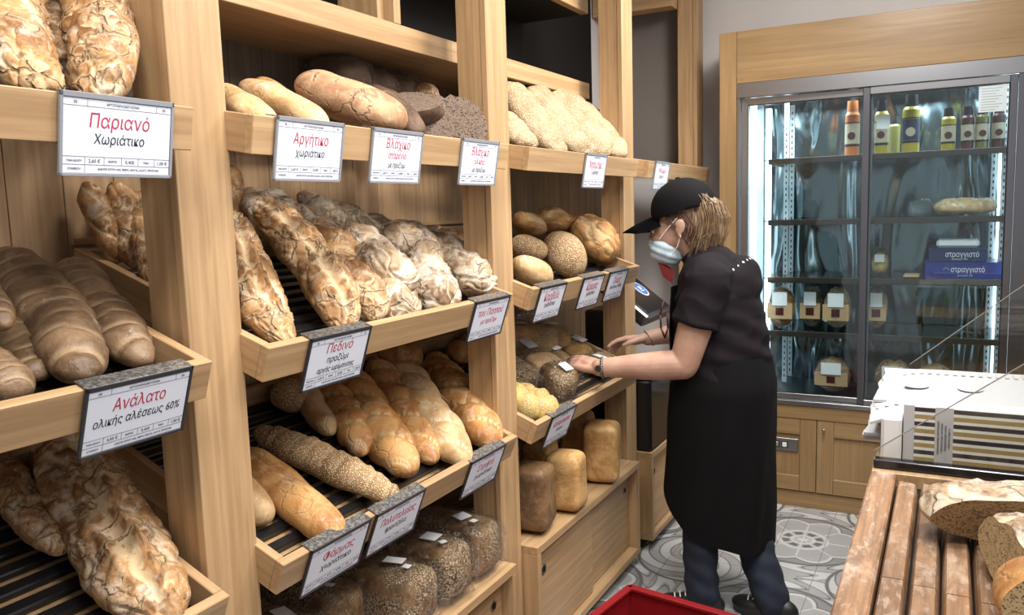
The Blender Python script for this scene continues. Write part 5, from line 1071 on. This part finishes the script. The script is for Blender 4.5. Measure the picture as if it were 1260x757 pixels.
for i in range(12):
    for j in range(12): bm.faces.new((V[i, j], V[i, j+1], V[i+1, j+1], V[i+1, j]))
obj('bib', bm, 'apron_dark', ap, True)
# jeans and shoes
bm = bmesh.new()
loft(bm, [((.47, YC, .62), .13, .15), ((.47, YC, .78), .14, .16), ((.465, YC, .93), .14, .15)], 30)
for pts in ([((.455, YC-.085, .72), .082), ((.435, YC-.10, .55), .082), ((.418, YC-.125, .40), .074), ((.412, YC-.145, .22), .066), ((.425, YC-.155, .085), .064)], [((.48, YC+.09, .72), .082), ((.51, YC+.06, .58), .084), ((.535, YC+.02, .42), .076), ((.605, YC-.03, .22), .070), ((.670, YC-.08, .075), .066)]): cap_chain(bm, pts, 20)
part('jeans', baked(bm, .0065, 4, .5, disp=lambda c: .005*nz(c.x*14, c.y*14, c.z*22, 2)+(.002*math.sin(c.z*80+c.y*30+c.x*30) if c.z < .3 else 0)), 'denim')
for nm, (x, y, a) in {'l': (.395, YC-.16, 8), 'r': (.655, YC-.08, -10)}.items():
    bm = bmesh.new(); ell(bm, (-.06, 0, .038), (.085, .044, .034)); ell(bm, (.055, 0, .048), (.060, .038, .046)); ell(bm, (.0, 0, .05), (.07, .040, .042)); loft(bm, [((-.01, 0, .002), .128, .043), ((-.01, 0, .022), .130, .045)], 28)
    me = baked(bm, .005, 4, .5)
    for v in me.vertices: v.co.z = max(v.co.z, .001)
    o = part('shoe', me, 'shoe_black'); o.location = Vector((x, y, 0))-PO; o.rotation_euler = (0, 0, R_(a))
    bm = bmesh.new()
    for k in range(4): tube(bm, [(-.03-.02*k, -.026, .082-.008*k), (-.036-.02*k, 0, .091-.009*k), (-.042-.02*k, .026, .080-.008*k)], .0025, 6)
    obj('shoelace', bm, 'white_print', o)
# watch, bracelet, earring, hanging glasses
def ring(bm, c, ax, r1, r2, th, n=26):
    ax = Vector(ax).normalized(); q = ax.to_track_quat('Z', 'Y').to_matrix(); pts = [Vector(c)+q @ Vector((r1*math.cos(2*math.pi*k/n), r2*math.sin(2*math.pi*k/n), 0)) for k in range(n+1)]; tube(bm, pts, th, 8); return bm
w = Vector(WR['L']); axw = Vector(EL['L'])-w
bm = bmesh.new(); ring(bm, w+axw*.03, axw, .037, .037, .0052); wt = part('wristwatch', bm, 'steel_dark')
nv_ = Vector((.0, -.85, .05)).normalized(); cw = w+axw*.03+nv_*.037; bm = bmesh.new(); cyl(bm, cw-nv_*.002, cw+nv_*.006, .015, .015, 24); obj('watch_case', bm, 'steel', wt); bm = bmesh.new(); cyl(bm, cw+nv_*.0061, cw+nv_*.0068, .0125, .0125, 24); obj('watch_dial', bm, 'black_gloss', wt)
w = Vector(WR['R']); axw = Vector(EL['R'])-w; bm = bmesh.new(); ring(bm, w+axw*.02, axw+Vector((.02, 0, .10)), .038, .036, .0022); part('bracelet', bm, 'steel')
bm = bmesh.new(); ell(bm, (.325, YC-.086, 1.443), (.004, .004, .005)); part('earring', bm, 'gold')
bm = bmesh.new(); tube(bm, [(.262, YC-.10, 1.20), (.252, YC-.11, 1.15), (.256, YC-.115, 1.10), (.270, YC-.11, 1.06), (.280, YC-.105, 1.10), (.276, YC-.10, 1.16)], .004, 8); part('hanging_glasses', bm, 'plastic_maroon')
